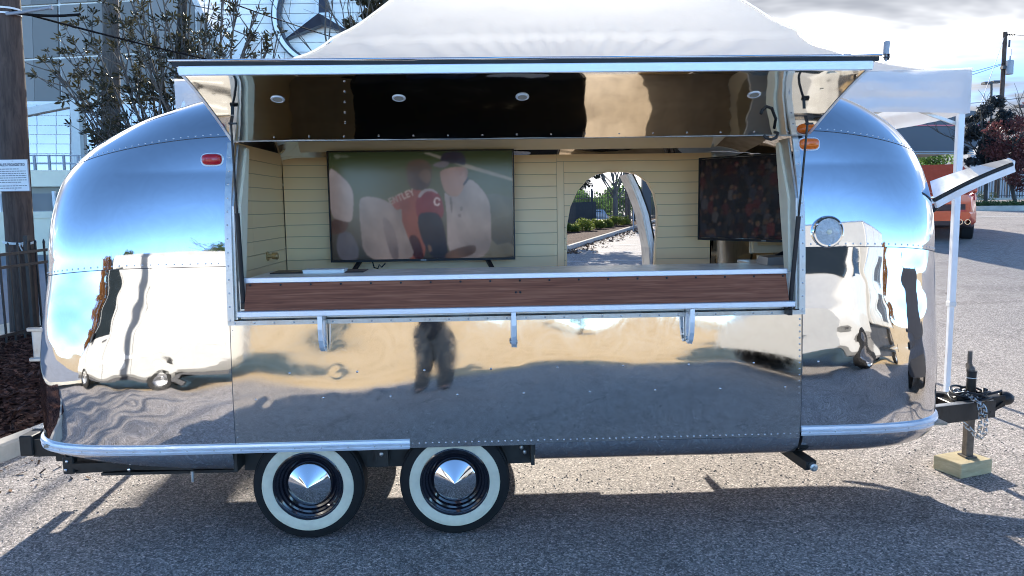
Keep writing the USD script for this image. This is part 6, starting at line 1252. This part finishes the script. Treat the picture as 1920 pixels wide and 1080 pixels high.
for y in (TY0 + 0.08, TY1 - 0.08):
    for k in range(6):
        a, b = TX0 + (TX1 - TX0) * k / 6, TX0 + (TX1 - TX0) * (k + 1) / 6
        tent.add("truss_bar", bar((a, y, TZ - 0.08), (b, y, TZ - 0.52), 0.02, 0.03), "dull_aluminium", world=True); tent.add("truss_bar", bar((a, y + 0.025, TZ - 0.52), (b, y + 0.025, TZ - 0.08), 0.02, 0.03), "dull_aluminium", world=True)
# ---------------------------------------------------------------- vehicles
def wheel_on(t, x, y, r, w, name="wheel"):
    s = 1 if x > 0 else -1
    p = t.add(name, lathe([(-w / 2, r * 0.6), (-w / 2, r * 0.93), (-w / 2 + 0.02, r), (w / 2 - 0.02, r), (w / 2, r * 0.93), (w / 2, r * 0.6)], "x", 32, (x, y, r)), "tyre_rubber", smooth=35)
    t.add("rim", lathe([(s * w / 2, r * 0.62), (s * (w / 2 - 0.03), r * 0.55), (s * (w / 2 - 0.05), r * 0.2), (s * (w / 2 - 0.02), r * 0.16), (s * (w / 2 - 0.02), 0.0)], "x", 24, (x, y, r)), "alloy", parent=p, smooth=35)
def rounded(sections):                     # hulls of neighbouring cross-sections: (y, half width low, half width high, z low, z high, bevel)
    out = []
    ring = lambda y, wl, wh, z0, z1, b: [(s * (wl - bb), y, z) for s in (-1, 1) for bb, z in ((b, z0), (0, z0 + b))] + [(s * (wh - bb), y, z) for s in (-1, 1) for bb, z in ((0, z1 - b), (b, z1))] + [(s * max(wl, wh), y, 0.45 * z0 + 0.55 * z1) for s in (-1, 1)]
    for a, b in zip(sections[:-1], sections[1:]): out.append(hull(ring(*a) + ring(*b)))
    m = m3.Manifold()
    for v, f in out: m = m + m3.Manifold.hull_points(v)
    return mv(m)
def suv(label, loc, rz, paint, scale=1.0, name="parked_car"):
    t = Thing(name, label, "car", loc, rz); S = scale
    body = rounded([(-2.30 * S, 0.80 * S, 0.82 * S, 0.40 * S, 0.98 * S, 0.10), (-2.05 * S, 0.93 * S, 0.90 * S, 0.30 * S, 1.06 * S, 0.10), (0.9 * S, 0.94 * S, 0.90 * S, 0.28 * S, 1.06 * S, 0.10), (1.9 * S, 0.92 * S, 0.84 * S, 0.30 * S, 0.98 * S, 0.12), (2.32 * S, 0.80 * S, 0.72 * S, 0.36 * S, 0.82 * S, 0.12)])
    t.add("body", body, paint, smooth=32)
    cab = rounded([(-2.12 * S, 0.86 * S, 0.72 * S, 1.03 * S, 1.06 * S + 0.02, 0.01), (-1.80 * S, 0.87 * S, 0.68 * S, 1.02 * S, 1.66 * S, 0.08), (0.2 * S, 0.87 * S, 0.69 * S, 1.02 * S, 1.72 * S, 0.08), (1.15 * S, 0.86 * S, 0.72 * S, 1.0 * S, 1.05 * S, 0.02)])
    t.add("cabin", cab, paint, smooth=32)
    t.add("rear_window", hull([(s * w * S, (y - 0.012) * S, z * S) for s in (-1, 1) for w, y, z in ((0.74, -2.055, 1.13), (0.64, -1.865, 1.52))] + [(s * w * S, (y + 0.03) * S, z * S) for s in (-1, 1) for w, y, z in ((0.74, -2.055, 1.13), (0.64, -1.865, 1.52))]), "car_glass")
    for s in (-1, 1):
        f = lambda y0, y1, i: t.add("side_window", hull([(s * (w + o) * S, y * S, z * S) for o in (0.0, 0.012) for w, y, z in ((0.872, y0[0], 1.11), (0.872, y1[0], 1.11), (0.735, y0[1], 1.56), (0.735, y1[1], 1.56))]), "car_glass")
        f((-1.75, -1.60), (-1.10, -1.10), 0); f((-1.02, -1.02), (-0.12, -0.12), 1); f((-0.04, -0.04), (0.82, 0.30), 2)
        l = t.add("tail_light", hull([(s * w * S, y * S, z * S) for w, y, z in ((0.55, -2.255, 0.84), (0.55, -2.20, 0.98), (0.90, -2.12, 0.86), (0.89, -2.08, 1.00), (0.94, -1.93, 0.88), (0.925, -1.93, 0.99), (0.55, -2.1, 0.84), (0.55, -2.1, 0.98))]), "tail_red")
        t.add("roof_rail", bar((s * 0.62 * S, -1.65 * S, 1.71 * S), (s * 0.63 * S, 0.2 * S, 1.765 * S), 0.03, 0.035), "dark_metal")
        t.add("mirror", ball((s * 1.0 * S, 0.72 * S, 1.10 * S), 0.11 * S, 2, (0.9, 0.6, 0.8)), paint, smooth=True)
        for y in (-1.45, 1.45): wheel_on(t, s * 0.80 * S, y * S, 0.37 * S, 0.25 * S)
        t.add("exhaust", cat([lathe([(-2.40 * S, 0.05), (-2.40 * S, 0.062), (-2.2 * S, 0.062), (-2.2 * S, 0.0)], "y", 16, (s * (0.70 + q) * S, 0, 0.40 * S)) for q in (-0.07, 0.07)]), "chrome", smooth=40)
        t.add("reflector", bx(s * 0.62 * S - 0.14, s * 0.62 * S + 0.14, -2.345 * S, -2.30 * S, 0.62 * S, 0.66 * S), "tail_red")
    t.add("rear_bumper", rounded([(-2.36 * S, 0.78 * S, 0.82 * S, 0.40 * S, 0.62 * S, 0.05), (-2.0 * S, 0.945 * S, 0.945 * S, 0.34 * S, 0.64 * S, 0.05)]), paint, smooth=32)
    t.add("lower_valance", rounded([(-2.38 * S, 0.66 * S, 0.76 * S, 0.33 * S, 0.42 * S, 0.03), (-1.9 * S, 0.90 * S, 0.92 * S, 0.26 * S, 0.42 * S, 0.03)]), "suv_trim")
    t.add("trunk_recess", bx(-0.72 * S, 0.72 * S, -2.335 * S, -2.25 * S, 0.64 * S, 0.78 * S, 0.01), "suv_trim"); t.add("number_plate", bx(-0.16, 0.16, -2.345 * S, -2.33 * S, 0.80 * S, 0.90 * S), "white_plastic"); t.add("door_handle_bar", bx(-0.30, 0.30, -2.31 * S, -2.27 * S, 0.92 * S, 0.955 * S), "chrome")
    return t
sx_ = at(1762, 440, 18.6); z_ = float(hz(sx_[0], 20.5)) + 0.0
suv("copper-orange sport utility car parked behind the tent leg", (sx_[0] + 0.80, 20.7, float(hz(sx_[0], 18.6)) + 0.02), -0.5, "suv_paint", 1.12)
c = at(1086, 404, 56); suv("pale silver car passing beyond the cloth-lined fence", (c[0], 56, c[2] - 1.25), 1.5, "silver_paint", 1.0, "parked_car")
# white van and white box truck behind the photographer, seen mirrored in the polished ends
def van(label, loc, rz):
    t = Thing("white_van", label, "van", loc, rz)
    t.add("body", rounded([(-2.9, 0.92, 0.82, 0.45, 2.35, 0.15), (-2.7, 0.98, 0.88, 0.38, 2.50, 0.15), (1.2, 0.98, 0.88, 0.38, 2.50, 0.15), (1.9, 0.98, 0.84, 0.38, 1.55, 0.12), (2.75, 0.95, 0.86, 0.40, 1.20, 0.15), (2.95, 0.82, 0.75, 0.45, 1.00, 0.12)]), "van_white", smooth=32)
    t.add("windscreen", hull([(s * w, y, z) for s in (-1, 1) for w, y, z in ((0.82, 1.98, 1.56), (0.78, 1.36, 2.36), (0.82, 1.90, 1.54), (0.78, 1.28, 2.34))]), "car_glass")
    for s in (-1, 1):
        t.add("side_window", hull([(s * w, y, z) for w, y, z in ((0.965, 0.55, 1.50), (0.965, 1.72, 1.50), (0.905, 0.55, 2.15), (0.905, 1.28, 2.15), (0.985, 0.55, 1.50), (0.985, 1.72, 1.50), (0.925, 0.55, 2.15), (0.925, 1.28, 2.15))]), "car_glass")
        for y in (0.45, 1.78, -0.9): t.add("door_seam", hull([(s * w, y + q, z) for q in (0, 0.018) for w, z in ((0.983, 0.5), (0.987, 1.4), (0.945, 2.1))]), "dark_metal")
        t.add("side_moulding", bx(s * 0.99 - 0.012, s * 0.99 + 0.012, -2.6, 1.9, 0.78, 0.86), "white_plastic"); t.add("door_handle", bx(s * 0.995 - 0.015, s * 0.995 + 0.015, 0.60, 0.80, 1.28, 1.33), "dark_metal")
        for y in (-1.75, 1.9): wheel_on(t, s * 0.86, y, 0.36, 0.24)
        t.add("head_light", hull([(s * w, y, z) for w in (0.55, 0.84) for y in (2.80, 2.93) for z in (0.86, 1.05)]), "grey_lens"); t.add("mirror", bx(s * 1.12 - 0.1, s * 1.12 + 0.1, 1.45, 1.6, 1.45, 1.75, 0.03), "black_plastic")
    t.add("sill", bx(-0.95, 0.95, -2.7, 2.7, 0.30, 0.40), "dark_metal"); t.add("grille", bx(-0.5, 0.5, 2.93, 2.965, 0.62, 0.92), "black_plastic"); return t
def truck(label, loc, rz):
    t = Thing("box_truck", label, "truck", loc, rz)
    t.add("cargo_box", bx(-1.2, 1.2, -3.6, 1.3, 0.95, 3.35, 0.03), "van_white")
    t.add("cab", rounded([(1.45, 1.05, 0.92, 0.55, 2.35, 0.12), (2.4, 1.05, 0.92, 0.55, 2.40, 0.12), (3.0, 1.03, 0.90, 0.55, 1.55, 0.12), (3.6, 0.98, 0.88, 0.55, 1.25, 0.12)]), "van_white", smooth=32)
    t.add("windscreen", hull([(s * w, y, z) for s in (-1, 1) for w, y, z in ((0.86, 3.02, 1.58), (0.84, 2.50, 2.28), (0.86, 2.95, 1.55), (0.84, 2.42, 2.28))]), "car_glass")
    for s in (-1, 1):
        t.add("side_window", hull([(s * w, y, z) for w, y, z in ((1.03, 1.7, 1.5), (1.03, 2.7, 1.5), (0.955, 1.7, 2.2), (0.955, 2.35, 2.2), (1.05, 1.7, 1.5), (1.05, 2.7, 1.5), (0.975, 1.7, 2.2), (0.975, 2.35, 2.2))]), "car_glass")
        for y in (-3.55, -2.0, -0.4, 1.2): t.add("box_rib", bx(s * 1.208 - 0.012, s * 1.208 + 0.012, y, y + 0.05, 0.96, 3.34), "dull_aluminium")
        for z0_ in (1.15, 1.75): 
            for k in range(3): t.add("vent_panel", bx(s * 1.206 - 0.01, s * 1.206 + 0.01, -2.6 + k * 0.62, -2.05 + k * 0.62, z0_, z0_ + 0.42), "dark_metal")
        for y in (-2.4, 2.55): wheel_on(t, s * 0.95, y, 0.42, 0.28)
    t.add("under_frame", bx(-0.9, 0.9, -3.5, 3.2, 0.50, 0.90), "dark_metal"); t.add("box_top_rail", bx(-1.21, 1.21, -3.61, 1.31, 3.30, 3.36), "dull_aluminium"); return t
van("white van behind the photographer, mirrored in the rear end panel", (-6.3, -2.3, 0.0), 1.40)
truck("white box truck behind the photographer, mirrored in the front end panel", (6.8, -2.4, 0.0), 1.05)
suv("dark grey car out of view, placed to darken the edge of the front end panel", (7.4, 2.6, 0.0), 1.2, "dark_metal", 1.0, "parked_car")  # out of view; its mirror image darkens the front end's edge
# ---------------------------------------------------------------- the photographer, seen only as a mirror image
def chain_body(joints, bones, edge=0.022, it=8):
    m = m3.Manifold()
    sph = lambda j: trimesh.creation.icosphere(2, joints[j][1]).vertices + np.asarray(joints[j][0])
    for a, b in bones: m = m + m3.Manifold.hull_points(np.vstack([sph(a), sph(b)]))
    m = m.refine_to_length(edge); v, f = mv(m); tm = trimesh.Trimesh(v, f, process=True); trimesh.smoothing.filter_taubin(tm, iterations=it); return np.array(tm.vertices), np.array(tm.faces)
pj = {"pel": ((0, 0, 0.98), 0.13), "hl": ((0.095, 0, 0.93), 0.10), "hr": ((-0.095, 0, 0.93), 0.10), "kl": ((0.12, 0.02, 0.51), 0.066), "kr": ((-0.12, 0.02, 0.51), 0.066), "al": ((0.135, -0.02, 0.10), 0.045), "ar": ((-0.135, -0.02, 0.10), 0.045), "tl": ((0.15, 0.14, 0.035), 0.032), "tr": ((-0.15, 0.14, 0.035), 0.032),
      "wa": ((0, 0, 1.12), 0.13), "ch": ((0, 0, 1.36), 0.145), "sl": ((0.18, 0, 1.47), 0.065), "sr": ((-0.18, 0, 1.47), 0.065), "nk": ((0, 0.0, 1.54), 0.058), "n2": ((0, 0.015, 1.62), 0.055), "hd": ((0, 0.03, 1.73), 0.088), "hd2": ((0, 0.055, 1.69), 0.070), "ch2": ((0, 0.075, 1.645), 0.040),
      "el": ((0.27, 0.10, 1.25), 0.043), "er": ((-0.27, 0.10, 1.25), 0.043), "wl": ((0.16, 0.27, 1.40), 0.030), "wr": ((-0.04, 0.27, 1.42), 0.030)}
pbones = [("pel", "hl"), ("pel", "hr"), ("hl", "kl"), ("hr", "kr"), ("kl", "al"), ("kr", "ar"), ("al", "tl"), ("ar", "tr"), ("pel", "wa"), ("wa", "ch"), ("ch", "sl"), ("ch", "sr"), ("ch", "nk"), ("nk", "n2"), ("n2", "hd"), ("hd", "hd2"), ("hd2", "ch2"), ("sl", "el"), ("sr", "er"), ("el", "wl"), ("er", "wr")]
for s, w in ((1, "wl"), (-1, "wr")):
    w0 = np.array(pj[w][0]); d = np.array([-0.35 * s, 0.30, 0.88]); d /= np.linalg.norm(d); sd = np.array([0.55 * s, 0.8, 0.0]); sd /= np.linalg.norm(sd)
    pj["pm" + w] = (w0 + d * 0.055, 0.026); pbones.append((w, "pm" + w))
    for k, L in enumerate((0.070, 0.080, 0.074, 0.058)):
        o = (k - 1.5) * 0.019; b = w0 + d * 0.085 + sd * o; pj[f"a{k}{w}"] = (b, 0.0095); pj[f"b{k}{w}"] = (b + d * L * 0.5 - np.array([0.2 * s, 0, 0]) * L * 0.3, 0.0085); pj[f"c{k}{w}"] = (b + d * L * 0.8 - np.array([0.6 * s, 0, 0]) * L * 0.7, 0.0075); pbones += [("pm" + w, f"a{k}{w}"), (f"a{k}{w}", f"b{k}{w}"), (f"b{k}{w}", f"c{k}{w}")]
    pj["t0" + w] = (w0 + d * 0.03 - sd * 0.022, 0.012); pj["t1" + w] = (w0 + d * 0.055 - sd * 0.05, 0.010); pj["t2" + w] = (w0 + d * 0.085 - sd * 0.058, 0.009); pbones += [(w, "t0" + w), ("t0" + w, "t1" + w), ("t1" + w, "t2" + w)]
per = Thing("person", "person in loose grey trousers and a dark shirt mirrored in the side panel", "person", (-0.66, -0.22, 0.0), 0.0)
per.add("body", chain_body(pj, pbones, 0.016, 6), "skin", smooth=True)
fat = lambda n, k, dz=(0, 0, 0): {n: (tuple(np.array(pj[n][0]) + dz), pj[n][1] + k)}
tj = {}; [tj.update(fat(n, k)) for n, k in (("pel", .018), ("hl", .028), ("hr", .028), ("kl", .034), ("kr", .034), ("al", .042), ("ar", .042))]
per.add("trousers", chain_body(tj, [("pel", "hl"), ("pel", "hr"), ("hl", "kl"), ("hr", "kr"), ("kl", "al"), ("kr", "ar")], 0.02, 5), "denim_grey", smooth=True)
sj_ = {}; [sj_.update(fat(n, k)) for n, k in (("pel", .030), ("wa", .022), ("ch", .020), ("sl", .018), ("sr", .018))]
for s, e, sh in ((1, "el", "sl"), (-1, "er", "sr")): sj_["m" + e] = (tuple(0.35 * np.array(pj[sh][0]) + 0.65 * np.array(pj[e][0])), 0.064)
per.add("shirt", chain_body(sj_, [("pel", "wa"), ("wa", "ch"), ("ch", "sl"), ("ch", "sr"), ("sl", "mel"), ("sr", "mer")], 0.02, 5), "dark_shirt", smooth=True)
per.add("hair", hull(np.vstack([trimesh.creation.icosphere(2, 0.094).vertices * [1, 1, 0.8] + [0, 0.015, 1.757], trimesh.creation.icosphere(2, 0.075).vertices + [0, -0.005, 1.72]])), "hair", smooth=True)
for s in (-1, 1):
    per.add("shoe", chain_body({"a": ((s * 0.136, -0.05, 0.045), 0.046), "b": ((s * 0.146, 0.08, 0.040), 0.044), "c": ((s * 0.155, 0.17, 0.032), 0.034)}, [("a", "b"), ("b", "c")], 0.015, 4), "shoe", smooth=True)
    per.add("eye", ball((s * 0.032, 0.116, 1.712), 0.011, 2), "white_plastic", smooth=True); per.add("ear", ball((s * 0.090, 0.02, 1.70), 0.024, 2, (0.4, 0.8, 1.2)), "skin", smooth=True)
per.add("nose", hull([(0, 0.118, 1.715), (-0.015, 0.118, 1.672), (0.015, 0.118, 1.672), (0, 0.146, 1.675), (0, 0.11, 1.66)]), "skin"); per.add("mouth", bx(-0.024, 0.024, 0.108, 0.1165, 1.638, 1.646), "red_leaf")
ph = Thing("phone", "dark mobile phone held up by the photographer", "phone", (-0.60, 0.13, 1.50)); ph.add("case", bx(-0.075, 0.075, -0.004, 0.004, -0.036, 0.036, 0.002), "black_plastic"); ph.add("lens", lathe([(0.0041, 0.008), (0.006, 0.008), (0.006, 0.0)], "y", 16, (0.055, 0, 0.02)), "car_glass")
